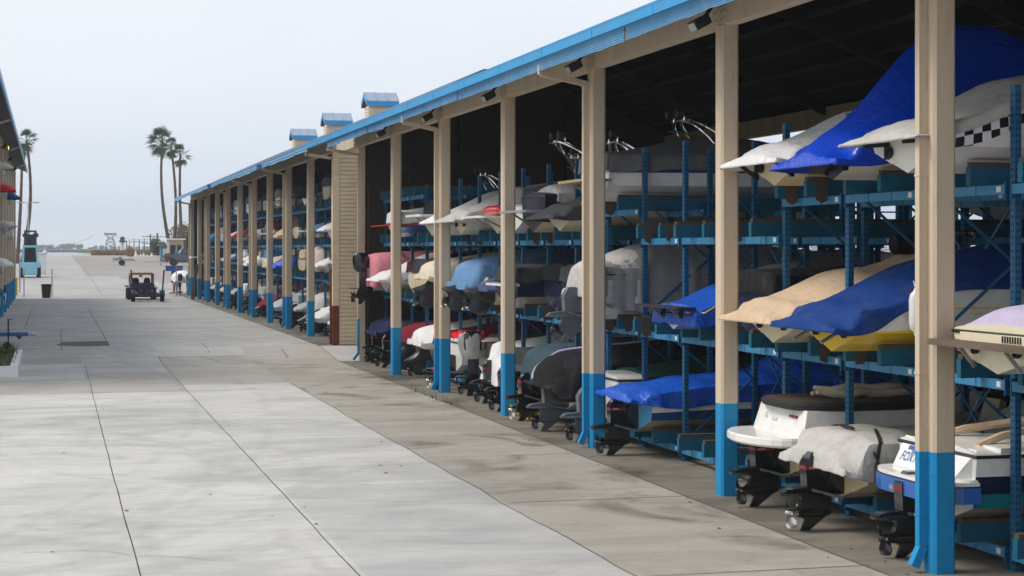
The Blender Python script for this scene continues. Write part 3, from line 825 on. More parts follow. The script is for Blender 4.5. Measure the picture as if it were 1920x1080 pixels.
for y in L_Y[2::3]:
    mb = MB(); mb.bar((-2.14,y+.15,8.30),(-1.45,y+.15,8.55), .08, .08); part(mb, 'gutter_arm', ['beige'], left)
for k, y in enumerate((70.0, 84.0, 96.0, 108.0)):
    f = obj('floodlight', flm, left, Vector((-1.95, y, 8.3))-Vector(left.location)); f.rotation_euler = (0, R(40), R(180))
MATS['lamp_on'] = lambda: None
def lamp_on():
    m = bpy.data.materials.new('lit_lamp_lens'); m.use_nodes = True; b = m.node_tree.nodes['Principled BSDF']
    b.inputs['Emission Color'].default_value = (1,.55,.12,1); b.inputs['Emission Strength'].default_value = 4; return m
MATS['lamp_on'] = lamp_on
mb = MB(); mb.cbox((-1.80,84,8.22),(.02,.22,.13),0); part(mb, 'lit_lens', ['lamp_on'], left)

# ---------------------------------------------------------------- racks
def upright_mesh(h, holes=True):
    mb = MB(); mb.box((0,-.05,0),(.08,.05,h),0)
    mb.box((-.05,-.09,0),(.13,.09,.012),0)
    if holes:
        n = int((h-.1)/.076)
        for k in range(n):
            z = .06+k*.076
            for x in (.022, .058):
                mb.add([(x-.007,-.0525,z),(x+.007,-.0525,z),(x+.007,-.0525,z+.032),(x-.007,-.0525,z+.032)], [(0,1,2,3)], 1)
            for y in (-.022, .022):
                mb.add([(-.0025,y-.008,z),(-.0025,y-.008,z+.032),(-.0025,y+.008,z+.032),(-.0025,y+.008,z)], [(0,1,2,3)], 1)
    return mb.mesh('upright', [M('rack_blue'), M('hole')])
def brace_mesh(h, d):
    mb = MB(); zs = [.35+k*1.02 for k in range(int((h-.4)/1.02)+1)]
    for k, z in enumerate(zs):
        if k % 2 == 0: mb.bar((.08,0,z),(d,0,z), .03, .035)
        if k+1 < len(zs):
            a, b = ((.06, d+.02) if k % 2 == 0 else (d+.02, .06))
            mb.bar((a,0.004,z),(b,0.004,zs[k+1]), .028, .035)
    return mb.mesh('brace', [M('rack_blue')])
def xbrace_mesh(h):
    mb = MB()
    for z in (.6, 2.5):
        mb.bar((0,.05,z),(0,SLOT-.05,z+1.7), .02, .03); mb.bar((.03,.05,z+1.7),(.03,SLOT-.05,z), .02, .03)
    return mb.mesh('cross_brace', [M('rack_blue')])
def beam_mesh():
    mb = MB(); mb.box((-.055,.055,-.11),(-.003,SLOT-.055,0),0)
    rnd = random.Random(5)
    for y in (.055, SLOT-.055-.02): mb.box((-.062,y,-.17),(-.001,y+.02,.03),1)
    for q in (.7, 1.35): mb.box((-.060,q,-.113),(-.001,q+.018,.003),1)
    mb.box((-.0575,.16,-.085),(-.0551,.25,-.02),2)
    return mb.mesh('load_beam', [M('beam_blue'), M('rack_blue'), M('white_paint')])
def bunk_mesh(x0, x1, pad=True, flap=0):
    mb = MB(); mb.box((x0,-.05,0),(x1,.05,.215),0)
    mb.box((x0+.02,-.054,.216),(x1,.054,.27),1)
    if flap:
        mb.prism([(x0+.10,.262),(x0+.32,.262),(x0+.30,-.06),(x0+.22,-.16+.06*flap),(x0+.13,-.05)], -.068, -.056, 1)
    return mb.mesh('bunk', [M('bunk_blue'), M('bunk_pad')])
def rack(label, Y0, Z0, tiers, H=5.43, near_lod=True, back=False, last=False, extra=None, deep=True):
    rd = random.Random(int(Y0*10)+(5 if back else 0))
    root = empty('boat_rack', (10.42 if not back else 19.08, Y0, Z0), label, 'storage rack', 'boat racks inside the sheds')
    if back: root.scale = (-1, 1, 1)
    up = shared(('up', H, near_lod), lambda: upright_mesh(H, near_lod))
    D = 1.26
    br = shared(('br', H), lambda: brace_mesh(H, D))
    bm = shared('beam', beam_mesh)
    xs = (0, D, 2.9, 4.1) if deep else (0, D)
    for i in range(len(tiers)+(1 if last else 0)):
        y = i*SLOT
        for x in xs: obj('upright', up, root, (x, y, 0))
        obj('brace', br, root, (0, y, 0))
        if deep: obj('brace', br, root, (2.9, y, 0))
    if deep: obj('cross_brace', shared(('xb',), lambda: xbrace_mesh(H)), root, (D+.02, SLOT, 0))
    for i, T in enumerate(tiers):
        for t in T:
            for x in xs: obj('load_beam', bm, root, (x, i*SLOT, t))
            x1 = 4.3 if deep else 1.6
            for s in (-.5, .5):
                fl = rd.choice((0, 0, 0, 1, 2)) if near_lod and t > 1 else 0
                e = rd.choice((-.36, -.30, -.24)); key = ('bunk', e, x1, fl)
                obj('bunk', shared(key, lambda: bunk_mesh(e, x1, True, fl)), root, (0, (i+.5)*SLOT+s, t))
    return root
ORD = ['first','second','third','fourth','fifth','sixth','seventh','eighth','ninth','tenth']
T1, T2, T3H, T3L = .24, 2.12, 4.32, 3.78
A_T = {-1: [[T1,T2,T3H]]*3, 0: [[T1,T2,T3H]]*3, 1: [[T1,T2,T3L]]*3, 2: [[T1,T2,T3H],[T1,T2,T3L],[T1,T2,T3L]],
       3: [[T1,T2,T3L]]*3, 4: [[T1,T2,T3L]]*3, 5: [[T1,T2,T3L,5.15]]*3}
for k in range(-1, 6):
    nm = {-1: 'just out of the frame on the right', 0: 'nearest, behind the closest column', 1: 'behind the second closest column',
          2: 'behind the third closest column', 3: 'behind the fourth closest column', 4: 'behind the fifth closest column', 5: 'against the dark end wall'}[k]
    rack('blue boat rack on near shed street side, '+nm, 17.59+BAY*k+.02, 0, A_T[k], last=(k == 5))
for k in range(-1, 6):
    nm = ORD[k+1]
    rack('blue boat rack in dim back row of near shed, %s bay from right' % nm, 17.59+BAY*k+.02, 0, [[T1,T2,T3L]]*3, near_lod=False, back=True, last=(k == 5))
B_SL0 = 59.9
for k in range(10):
    rack('blue boat rack in the far shed, %s bay past its lap-sided wall' % ORD[k], B_SL0+.45+6.352*k-.3, .27, [[T1,2.13,3.49,4.93]]*3, near_lod=False, H=5.9, last=(k == 9), deep=False)
# ---------------------------------------------------------------- boats in the near shed
def SY(s): return 17.59+SLOT*(s+.5)+.02
KEEL = .16
def nb(slot, T, label, X=9.75, **k):
    k.setdefault('group', 'boats stored in the near shed'); k.setdefault('lod', 2 if slot < 9 else 1)
    k.setdefault('seed', slot*1.3+T)
    return boat(label, X, SY(slot), T+KEEL, **k)
# --- ground level
r, h = nb(0, T1, 'white runabout with navy hull band and blue swim step, nearest on ground level', X=10.05, hullm='foxy', drive='black', deck='open', H=.86, cut=(.28,.62))
mb = MB()
poly = [(.03,-.97),(-.18,-.96)]+[(-.18-.30*math.sin(R(a)), -.96+.62*(1-math.cos(R(a)))) for a in (20,40,60,78,90)]
poly += [(x,-y) for x, y in reversed(poly)]
mb.prism(poly, .34, .52, 0, plane='xy'); mb.prism([(x*.985+.0, y*.985) for x, y in poly], .52, .535, 2, plane='xy')
mb.prism([(x*.97, y*.975) for x, y in poly], .535, .575, 1, plane='xy')
mb.prism([(.03,-.9),(-.06,-.9),(-.28,-.55),(-.30,0),(-.28,.55),(-.06,.9),(.03,.9)], .575, .60, 1, plane='xy')
mb.add([(-.20,-.72,.575),(-.20,.72,.575),(.05,.86,.93),(.05,-.86,.93),(.08,-.86,.575),(.08,.86,.575)], [(0,1,2,3),(0,3,4),(1,5,2),(2,5,4,3)], 1)
mb.build('swim_platform', [M('blue_gel'), M('white_gel'), M('black_plastic')], r)
mb = MB(); mb.bar((-.47,.25,.40),(-.47,-.05,.40), .03, .05); mb.build('tow_handle', [M('chrome')], r)
add_text(r, 'FOXY', .15, -.150, .66, .665, 'decal_blue', side=1, tilt=.70)
mb = MB(); mb.prism([(-.128+.0,.0),(-.06,.0),(-.10,.05)], .30, .50, 0); mb.xform(Matrix.Translation((0.018,0,.80))); mb.build('lettering', [M('decal_blue')], r)
mb = MB(); mb.prism([(.3,-.93),(.3,.93),(.9,.80),(.9,-.80)], 0, .05, 0, plane='xy'); mb.xform(Matrix.Translation((0,0,.90))); mb.build('engine_cover', [M('white_gel')], r)
add_windshield(r, h, 3.2, .40)
mb = MB()
for s in (-1,1): mb.tube([(.25,s*.5,.93),(.6,s*.42,1.03),(1.3,s*.30,1.12),(1.9,s*.1,1.16)], .05, 7, 0)
mb.build('rolled_bimini', [M('c_tan')], r)
mb = MB(); blob(mb, [(.78,1.9,.1,.1),(.82,1.9,.75,.55),(1.05,1.95,.72,.5),(1.16,2.05,.5,.36),(1.19,2.0,.1,.1)], 3.1, 24, 0, .02); mb.build('seat_cover', [M('c_cream')], r)

gctrl = [(-.40,.97,-.22,-.12),(-.30,1.02,-.26,-.02),(-.05,1.03,-.28,.08),(.5,1.02,-.24,.17),(1.2,1.02,-.15,.26),(1.9,1.02,-.12,.36),(2.6,1.02,-.10,.44),(3.2,1.0,-.1,.42),(5.7,1,-.05,.10)]
r, h = nb(1, T1, 'light grey covered runabout with black straps and teal footprints on ground level', X=9.80, hullm='aqua', cover='dome', ctrl=gctrl, ccol='c_lgrey', drive='steelprop', skirt=.07, wr=.03, fold=.05, p=2.6, creases=.02, H=.70, deck='open', cockpit=(.7,2.9), sag=(.6,2.9,.30))
for (xx, a, b, dx) in ((.12,-.15,.85,.25),(.02,-1.0,-.25,.35),(1.35,-1.0,-.62,.1),(3.1,-1.0,.6,0)):
    strap_over(r, h, gctrl, xx, p=2.6, j0=a, j1=b, dx=dx)
mb = MB(); mb.cbox((.10,-1.09,.43),(.26,.05,.22),0); mb.cbox((.10,-1.118,.43),(.2,.012,.16),1)
for q in (-.05,.05): mb.cbox((.10+q,-1.126,.43),(.012,.006,.17),0)
mb.bar((.06,-1.06,.5),(-.0,-1.0,.70), .04, .02, 0)
mb.build('strap_buckle', [M('rubber'), M('black_plastic')], r)
mb = MB(); rd = random.Random(4)
for k in range(22):
    x = .35+rd.random()*2.2; q = rd.random(); P = h.sect(x); z = P[4][1]+.04+(P[6][1]-P[4][1])*q; y = -h.side(x, z)-.004; a = rd.uniform(-.5,.5)
    pts = [(x+.055*math.cos(t)*math.cos(a)-.02*math.sin(t)*math.sin(a), y-.004, z+.055*math.cos(t)*math.sin(a)+.02*math.sin(t)*math.cos(a)) for t in [6.283*i/9 for i in range(9)]]
    mb.add(pts, [tuple(range(9))], 0)
mb.build('footprint_decals', [M('decal_teal')], r)

r, h = nb(2, T1, 'white boat with round swim platform and brown sunpad, beside second closest column', X=9.98, hullm='aged', drive='black', H=.66, deck='open', cockpit=(1.9,3.6))
mb = MB(); poly = [(.05,-.95)]+[(-.15-.60*math.sin(R(a))**.85, -.95+.95*(1-math.cos(R(a)))) for a in (0,12,24,36,50,64,78,90)]
poly += [(x,-y) for x, y in reversed(poly[:-1])]
mb.prism(poly, .53, .61, 0, plane='xy'); mb.prism([(x*.97,y*.97) for x,y in poly], .61, .632, 0, plane='xy'); mb.prism([(x*.95,y*.95) for x,y in poly], .50, .53, 1, plane='xy')
for (x, y) in ((-.50,.56),(-.56,.40)): mb.box((x-.04,y-.05,.545),(x-.10,y+.02,.59),2)
mb.build('swim_platform', [M('white_gel'), M('cream_gel'), M('dull_steel')], r)
mb = MB(); mb.rings([[(x0+.0,-w,z),(x1,-w,z),(x1,w,z),(x0,w,z)] for x0,x1,w,z in ((-.12,1.9,.88,.60),(-.02,1.9,.80,.99))], 0, True, True, smooth=False)
mb.box((-.085,.10,.78),(-.02,.28,.82),1); mb.box((-.075,-.55,.87),(-.03,-.30,.90),2)
mb.build('engine_box', [M('white_gel'), M('cream_gel'), M('decal_red')], r)
add_text(r, 'G', .10, -.085, .52, .80, 'decal_dark', side=1, tilt=.2)
mb = MB(); rings = []
for z, g in ((.975,-.05),(.99,0),(1.06,.015),(1.09,-.02)):
    rings.append([(.90+(1.06+g)*math.copysign(abs(math.cos(t))**.5,math.cos(t)), (.86+g)*math.copysign(abs(math.sin(t))**.5,math.sin(t)), z) for t in [6.283*k/40 for k in range(40)]])
mb.rings(rings, 0, True, True); mb.rings([[(x*1,y*.93,1.092) for x,y,z in rings[3]],[(x*1,y*.93,1.098) for x,y,z in rings[3]]], 1, True, True)
mb.build('sunpad', [M('rubber'), M('c_brown')], r)
mb = MB()
for k, (y, z) in enumerate(((.1,1.15),(-.12,1.16),(.0,1.22))):
    mb.tube([(.45+i*.22, y+.05*math.sin(i*1.7+k), z+.025*math.sin(i*2.3+k)) for i in range(8)], [.03,.055,.07,.06,.075,.06,.065,.03], 9, 0)
mb.build('folded_bimini', [M('c_cream')], r)
for s in (-.35,.35):
    mb = MB(); mb.box((3.0,s-.22,.2),(3.4,s+.22,.45),0); mb.prism([(3.4,.3),(3.55,.95),(3.45,1.0),(3.28,.45)], s-.22, s+.22, 0); mb.build('seat', [M('cream_gel')], r)
add_windshield(r, h, 3.9, .35)

tctrl = [(-.42,.84,.0,.05),(-.30,.96,-.03,.10),(-.02,1.0,-.08,.16),(.6,1.02,-.16,.18),(1.5,1.03,-.14,.18),(2.2,1.02,-.12,.24),(2.7,1.0,-.16,.52),(3.3,1.0,-.14,.50),(3.9,1,-.12,.22),(5.7,1,-.06,.10)]
r, h = nb(5, T1, 'blue and white boat under bright blue tarp with chrome boarding ladder', X=9.92, hullm='blue_white', cover='over', ctrl=tctrl, ccol='c_tarp', drive='black', skirt=.05, wr=.035, fold=.07, p=2.4, H=.74, drop=.10, creases=.09)
add_ladder(r, .12, .14, .60)
r, h = nb(6, T1, 'white boat under dark green cover with script lettering, ground level', X=10.0, hullm='white', cover='low', ctrl=[(.55,.9,-.02,.12),(1.2,.92,.0,.22),(2.4,.94,.0,.34),(5.7,1,-.05,.12)], ccol='c_green', drive='grey', skirt=.04, p=1.8, H=.80, fold=.02)
add_text(r, 'Seaswirl', .26, 1.55, -1.003, .60, 'decal_dark', .35)
r, h = nb(7, T1, 'black covered boat with lavender piping along its rounded stern, ground level', X=9.92, hullm='white', cover='dome', ctrl=[(-.62,.35,-.30,-.12),(-.55,.66,-.48,.06),(-.3,.92,-.56,.22),(.2,1.03,-.48,.32),(1.2,1.04,-.34,.42),(2.4,1.02,-.2,.52),(5.7,1,-.05,.10)], ccol='c_black', drive='grey', skirt=.06, p=2.8, wr=.03, fold=.06, creases=.05)
mb = MB(); c7 = [(-.62,.35,-.30,-.12),(-.55,.66,-.48,.06),(-.3,.92,-.56,.22),(.2,1.03,-.48,.32),(1.2,1.04,-.34,.42),(2.4,1.02,-.2,.52),(5.7,1,-.05,.10)]
pts = []
cv = [(0,-.58,.50,-.30),(1,-.52,.52,-.10),(2,-.38,.50,.0),(3,-.1,.40,.0),(4,.5,.18,.0),(5,1.4,-.05,.0),(6,2.6,-.15,.0),(7,3.6,-.15,0)]
for k in range(43):
    x, v, dz = interp(cv, k/6); y, z, _ = cover_pt(h, c7, x, v, 2.8); pts.append((x-.03, y, z+.035+dz*.6))
mb.tube(pts, .028, 6, 0); mb.build('piping', [M('c_lav')], r)
r, h = nb(8, T1, 'boat under sagging grey-teal tarp right of the fourth closest column', X=10.02, hullm='palegrey', cover='box', ctrl=[(-.30,.80,-.50,.02),(-.26,.90,-.62,.18),(.1,1.02,-.62,.30),(1.0,1.03,-.5,.36),(2.4,1.03,-.40,.44),(5.7,1,-.1,.14)], ccol='c_teal', drive='steelprop', skirt=.16, p=3.2, wr=.03, fold=.09, creases=.07)
nb(9, T1, 'low dark boat behind the fourth closest column on ground level', X=10.1, hullm='navy', cover='low', ccol='c_dgrey', drive='black')
r, h = nb(10, T1, 'boat whose stern hangs under a white draped tarp, left of fourth closest column', X=10.28, hullm='teal', cover='box', ctrl=[(-.34,.80,-.62,-.30),(-.28,.92,-.62,-.16),(.1,1.0,-.55,.05),(.9,1.03,-.40,.26),(2.4,1.03,-.30,.40),(5.7,1,-.1,.14)], ccol='c_white', drive='black', skirt=.24, p=2.6, fold=.09, lod=2, wr=.03)
r, h = nb(11, T1, 'white boat with green-grey cover and plastic-bagged outboard, ground level', X=10.38, hullm='white', cover='fitted', ccol='c_brown', drive='outboard', H=.74, lod=2)
mb = MB(); blob(mb, [(1.13,-.40,.16,.12),(1.11,-.40,.25,.18),(.95,-.40,.29,.22),(.75,-.39,.27,.21),(.60,-.38,.25,.19),(.50,-.38,.20,.15)], 4.4, 34, 0, .035); mb.build('motor_bag', [M('bag_clear')], r)
r, h = nb(12, T1, 'white boat with red towel heap on its stern, ground level', X=10.05, hullm='red', cover='low', ccol='c_brown', drive='steelprop', H=.80, lod=2, ctrl=[(1.1,1,-.05,.14),(2.3,1.0,-.07,.3),(5.7,1,-.05,.09)])
mb = MB()
for k in range(5): mb.tube([(.15+.12*k+.1*math.sin(i+k), -.55+i*.16, .96+.06*math.sin(i*1.3+k*2)) for i in range(7)], [.04,.08,.10,.09,.10,.08,.04], 8, 0)
mb.build('red_towel', [M('hivis_red')], r)
mb = MB(); mb.bar((-.30,-.13,.34),(-.62,-.15,.10), .09, .012); mb.build('red_flag', [M('hivis_red')], r)
nb(13, T1, 'plum covered boat in the shadow behind the fifth closest column', X=10.2, hullm='cream', cover='fitted', ccol='c_burg')
nb(14, T1, 'white covered boat with teal band, left of the fifth closest column on ground level', X=10.4, hullm='teal', cover='dome', ccol='c_white', drive='bag', H=.86, fold=.05, skirt=.16, p=2.8)
nb(15, T1, 'burgundy covered boat right of the sixth closest column on ground level', X=10.43, hullm='cream', cover='dome', ccol='c_burg', drive='bag', skirt=.16, fold=.05, p=2.6)
nb(16, T1, 'charcoal covered boat behind the sixth closest column on ground level', X=10.25, hullm='navy', cover='low', ccol='c_dgrey', drive='black')
nb(17, T1, 'navy blue covered boat with black outdrive beside the dark end wall', X=10.3, hullm='white', cover='dome', ccol='c_navy', drive='black', skirt=.14, fold=.05)
# --- second level
r, h = nb(-1, T2, 'lavender covered boat with brown wooden swim platform at right edge of the picture', X=9.62, hullm='cream', cover='dome', ctrl=[(.10,.80,-.06,.05),(.14,.84,-.10,.20),(.4,.94,-.10,.28),(1.5,1.0,-.08,.32),(5.7,1,-.05,.1)], ccol='c_lav', plat=('wood_plank', .30, .27, .06, 1.06, .10), ports=True, deadrise=.2, H=.42, skirt=.10, fold=.06, p=2.6)
mb = MB(); mb.box((-.05,-.7,.33),(.09,.7,.42),0)
for k in range(8): mb.box((-.06,-.55+k*.05,.34),(-.051,-.53+k*.05,.41),1)
mb.build('transom_seat', [M('cream_gel'), M('black_plastic')], r)
r, h = nb(1, T2, 'yellow and white boat under royal blue cover with a hanging white fender', X=9.70, hullm='yellow', cover='over', ctrl=[(-.42,.92,-.12,-.06),(-.2,.97,-.15,.07),(.1,1.0,-.12,.17),(.45,1.0,-.01,.22),(.9,1.0,.03,.27),(1.5,1.0,.04,.38),(2.4,1.0,.03,.52),(3.0,1.0,.0,.48),(5.7,1,-.05,.12)], ccol='c_royal', ports=True, H=.82, cut=(.10,.40), wr=.025, fold=.05, creases=.05)
mb = MB(); mb.box((1.0,-1.004,.57),(3.6,-.999,.59),0); mb.box((1.4,-1.002,.50),(3.4,-.995,.515),0); mb.build('pinstripe', [M('yellow_gel')], r)
for s in (-1,1):
    mb = MB(); mb.bar((.0,s*.42+.02,.32),(-.34,s*.42,.14), .05, .03); mb.build('trim_tab', [M('dull_steel')], r)
mb = MB(); mb.lathe([(.02,-.02),(.03,.02),(.075,.07),(.085,.16),(.085,.42),(.07,.49),(.03,.53),(.02,.56)], (.62,-1.09,.27), 14, 0); mb.tube([(.62,-1.09,.82),(.62,-1.03,.92)], .008, 5, 0)
mb.build('fender', [M('white_gel')], r)
r, h = nb(2, T2, 'tan covered boat reaching past the second closest column on the middle level', X=9.80, hullm='cream', cover='over', ccol='c_tan', ports=True, wr=.03, fold=.05, creases=.05, H=.80, sag=(.9,2.2,.10), deck='open', cockpit=(1.0,2.3), tower=dict(x0=2.1, w=.6, h=.34, base=1.22, rake=.3, lights=False))
mb = MB(); mb.lathe([(.05,-.5),(.14,-.46),(.15,0),(.14,.46),(.05,.5)], (2.2,-.2,1.38), 12, 0, 'x'); mb.build('rolled_bimini', [M('c_black')], r)
nb(3, T2, 'empty-looking dark covered boat deep behind the second closest column', X=10.35, hullm='black', cover='low', ccol='c_black')
r, h = nb(4, T2, 'grey boat with teal chevrons under bright blue and grey cover', X=9.86, hullm='tealstripe', cover='overlow', ctrl=[(-.02,.86,-.10,.02),(.05,.97,-.14,.12),(.5,1.02,-.14,.16),(1.2,1.02,-.1,.18),(5.7,1,-.05,.1)], ccol='c_tarp', plat=('rubber', .32, .36, .03, 1.0, .08), ports=True, H=.62, skirt=.08, fold=.04, p=3)
make_cover(h, [(.75,.90,-.02,.10),(1.2,.95,-.02,.28),(2.4,.97,.0,.50),(3.2,.96,0,.46),(5.7,1,-.04,.12)], r, M('c_midgrey'), skirt=.03, seed=8.1, nu=50, name='cover')
mb = MB()
for (x0, m) in ((.55,0),(1.0,1),(1.4,0)): mb.add([(x0,-.995,.30),(x0+.35,-.995,.30),(x0+.75,-1.0,.56),(x0+.40,-1.0,.56)], [(0,1,2,3)], m)
mb.build('chevron', [M('teal_gel'), M('deepblue_gel')], r)
mb = MB(); mb.tube([(-.05,-.7,.30),(.15,-1.03,.30),(.35,-1.04,.42),(.50,-.95,.50)], .012, 5, 0); mb.build('yellow_strap', [M('yellow_paint')], r)
r, h = nb(6, T2, 'large boat under loose grey tarp with grey outdrive, beside third closest column', X=9.72, hullm='white', cover='box', ctrl=[(-.12,.78,-.36,.10),(-.08,.86,-.46,.20),(.3,.95,-.55,.30),(.75,1.02,-.58,.44),(1.0,1.04,-.62,.50),(2.4,1.04,-.60,.50),(3.4,1.02,-.5,.46),(5.7,1,-.1,.14)], ccol='c_grey', drive='grey', skirt=.10, fold=.11, p=3.6, wr=.04, creases=.10)
make_cover(h, [(-.24,.70,-.30,.02),(-.2,.84,-.36,.16),(.2,.96,-.4,.30),(.72,1.035,-.40,.46)], r, M('c_lgrey'), skirt=.12, seed=2.2, p=3.6, nu=30, name='stern_cover', wr=.03, fold=.06)
nb(7, T2, 'boat under faded charcoal cover left of the third closest column, middle level', X=10.1, hullm='navy', cover='fitted', ccol='c_dgrey')
nb(8, T2, 'dark boat with black cover between third and fourth closest columns, middle level', X=10.3, hullm='navy', cover='low', ccol='c_black')
r, h = nb(9, T2, 'navy hulled boat with white script and black cover, middle level', X=9.82, hullm='navy', cover='low', ccol='c_dgrey', plat=('white_gel', .3, .5, .05, .95, .1), ports=True, H=.80)
add_text(r, 'Sea Ray', .20, 1.0, -1.01, .45, 'decal_white', .35)
r, h = nb(10, T2, 'boat under slate blue cover with bagged outdrive, middle level', X=10.05, hullm='cream', cover='over', ccol='c_slate', drive='bag', tilt=20, fold=.06)
r, h = nb(11, T2, 'boat under pale blue draped tarp with bagged outdrive, middle level', X=10.02, hullm='cream', cover='box', ctrl=[(-.42,.5,-.34,-.12),(-.36,.8,-.46,.04),(-.1,1.0,-.52,.16),(.8,1.03,-.4,.34),(2.4,1.03,-.3,.5),(5.7,1,-.1,.14)], ccol='c_denim', drive='bag', tilt=20, fold=.09, skirt=.2, p=2.6)
nb(12, T2, 'boat under brown canvas behind the fifth closest column, middle level', X=10.4, hullm='cream', cover='fitted', ccol='c_brown', H=.9)
nb(13, T2, 'cream covered boat with large bagged outdrive left of fifth closest column', X=10.17, hullm='white', cover='dome', ccol='c_cream', drive='bag', tilt=12, fold=.06, p=3, skirt=.14)
nb(14, T2, 'low boat with black cover left of the fifth closest column, middle level', X=10.05, hullm='aged', cover='low', ccol='c_dgrey')
nb(15, T2, 'maroon covered boat right of the sixth closest column, middle level', X=10.3, hullm='cream', cover='fitted', ccol='c_wine')
nb(16, T2, 'pale covered boat with pointed stern cover just left of sixth closest column', X=9.85, hullm='white', cover='over', ccol='c_white', drive=None, fold=.05)
r, h = nb(17, T2, 'faded pink covered boat with black outboard against the dark end wall', X=9.86, hullm='white', cover='box', ctrl=[(-.16,.80,-.62,.16),(-.12,.92,-.62,.26),(.3,1.02,-.62,.32),(2.4,1.03,-.60,.38),(5.7,1,-.4,.3)], ccol='c_pink', drive='outboard', skirt=.10, p=5, fold=.07, creases=.08)
# --- top level
r, h = nb(0, T3H, 'white boat with checkered flag band under pale grey cover, top level', X=9.68, hullm='white', cover='over', ctrl=[(-.42,.92,-.07,-.03),(-.2,.97,-.06,.08),(.15,1.0,-.02,.17),(.8,1.01,-.02,.24),(1.5,1.01,-.02,.34),(2.4,1.01,-.02,.46),(5.7,1,-.02,.12)], ccol='c_lgrey', ports=True, H=.80, wr=.02, creases=.06, skirt=.04)
def checks():
    m = bpy.data.materials.new('checkered_band'); m.use_nodes = True; nt = m.node_tree; b = nt.nodes['Principled BSDF']
    tc = nt.nodes.new('ShaderNodeTexCoord'); mp = nt.nodes.new('ShaderNodeMapping'); mp.inputs['Rotation'].default_value = (0, R(12), 0)
    ck = nt.nodes.new('ShaderNodeTexChecker'); ck.inputs['Scale'].default_value = 9
    mp.inputs['Location'].default_value = (.03, 9.3, .01); mp.inputs['Scale'].default_value = (1, .001, 1)
    ck.inputs['Color1'].default_value = (.01,.01,.012,1); ck.inputs['Color2'].default_value = (.8,.8,.8,1)
    nt.links.new(tc.outputs['Object'], mp.inputs['Vector']); nt.links.new(mp.outputs['Vector'], ck.inputs['Vector'])
    nt.links.new(ck.outputs['Color'], b.inputs['Base Color']); b.inputs['Roughness'].default_value = .3; return m
MATS['checks'] = checks
mb = MB(); rows = []
for k in range(31):
    x = .06+k*.11; hh = min(1, .75+k/12)*min(1, (30-k)/10+.12); z1 = h.sheer(x)-.035; z0 = z1-.20*hh
    rows.append([(x, -h.side(x, z)-.007, z) for z in (z0, (z0+z1)/2, z1)])
mb.rings(rows, 0, closed=False); mb.build('checkered_band', [M('checks')], r)
for s in (-.5,.5):
    mb = MB(); mb.bar((.0,s,.36),(-.32,s,.335), .05, .05); mb.box((-.03,s-.05,.18),(.03,s+.05,.38)); mb.build('platform_bracket', [M('purlin')], r)
sctrl = [(-.44,.92,-.14,-.06),(-.2,.98,-.16,.16),(.27,1.0,-.16,.46),(.65,1.02,-.18,.74),(1.02,1.02,-.18,1.0),(1.4,1.02,-.18,1.20),(1.78,1.02,-.16,1.30),(2.3,1.0,-.14,1.26),(2.9,1.0,-.12,1.02),(3.6,1,-.10,.64),(4.6,1,-.08,.34),(5.7,1,-.05,.1)]
r, h = nb(1, T3H, 'boat shrink-wrapped in glossy blue over a tall tower, top level', X=9.72, hullm='navy', cover='over', ctrl=sctrl, ccol='c_shrink', skirt=.14, p=1.12, wr=.012, fold=.03, H=.72, creases=.05)
mb = MB(); mb.tube([(1.25,.72,1.25),(1.25,.70,1.50),(1.42,.6,1.56)], .014, 6, 0); mb.build('grab_rail', [M('chrome')], r)
mb = MB(); mb.box((-.10,-.5,.10),(-.02,.5,.30),0); mb.box((-.32,-.55,.20),(-.02,-.25,.215),1); mb.box((-.32,.25,.20),(-.02,.55,.215),1); mb.bar((-.02,-.2,.3),(-.2,-.2,.05),.05,.05,0); mb.build('trim_tab', [M('black_plastic'), M('dull_steel')], r)
r, h = nb(2, T3H, 'cream boat under white cover above the second closest column, top level', X=9.82, hullm='aged', cover='over', ccol='c_white', ports=True, H=.78, creases=.05, wr=.016, fold=.03)
for s in (-.62,.62):
    mb = MB(); mb.bar((.0,s,.37),(-.34,s,.335), .05, .05); mb.bar((-.01,s,.38),(-.01,s,.10), .06, .05); mb.bar((.0,s,.12),(-.30,s,.34), .05, .05); mb.build('platform_bracket', [M('black_plastic')], r)
r, h = nb(6, T3H, 'white boat with blue stripe, grey cover and chrome tower, top level', X=9.85, hullm='white_bluestripe', cover='fitted', ccol='c_midgrey', plat=('brown_gel', .50, .34, .05, .95, .2), tower=dict(x0=2.2, w=.8, h=.62, base=.92, rake=-.55), H=.74, cut=(.50,.74), creases=.05)
r, h = nb(7, T3L, 'cream hulled boat under charcoal cover, upper level beside third closest column', X=9.78, hullm='cream', cover='over', ccol='c_dgrey', H=.74, tower=dict(x0=1.7, w=.8, h=.9, base=.9, rake=-.6))
r, h = nb(8, T3L, 'dark blue boat under light grey cover with grey swim platform and chrome tower', X=9.82, hullm='black', cover='fitted', ctrl=[(.25,.8,.0,.16),(.35,.95,-.02,.24),(1.2,1.0,-.04,.34),(2.3,1.0,-.06,.44),(5.7,1,-.05,.1)], ccol='c_lgrey', plat=('grey_gel', .55, .40, .05, .95, .2), H=.74, tower=dict(x0=1.6, w=.82, h=1.0, base=.92, rake=-1.0))
nb(9, T3L, 'white hulled boat with black cover behind the fourth closest column, upper level', X=9.95, hullm='white', cover='fitted', ccol='c_midgrey', tower=dict(x0=1.9, w=.8, h=.8, base=.9, rake=-.5), lod=1)
r, h = nb(10, T3L, 'boat with white swim platform and bright red stern tube, upper level', X=10.12, hullm='cream', cover='fitted', ccol='c_midgrey', ctrl=[(.4,1,-.09,.20),(2.3,1.0,-.08,.46),(5.7,1,-.05,.10)], plat=('white_gel', .7, .36, .05, .95, .2), H=.56)
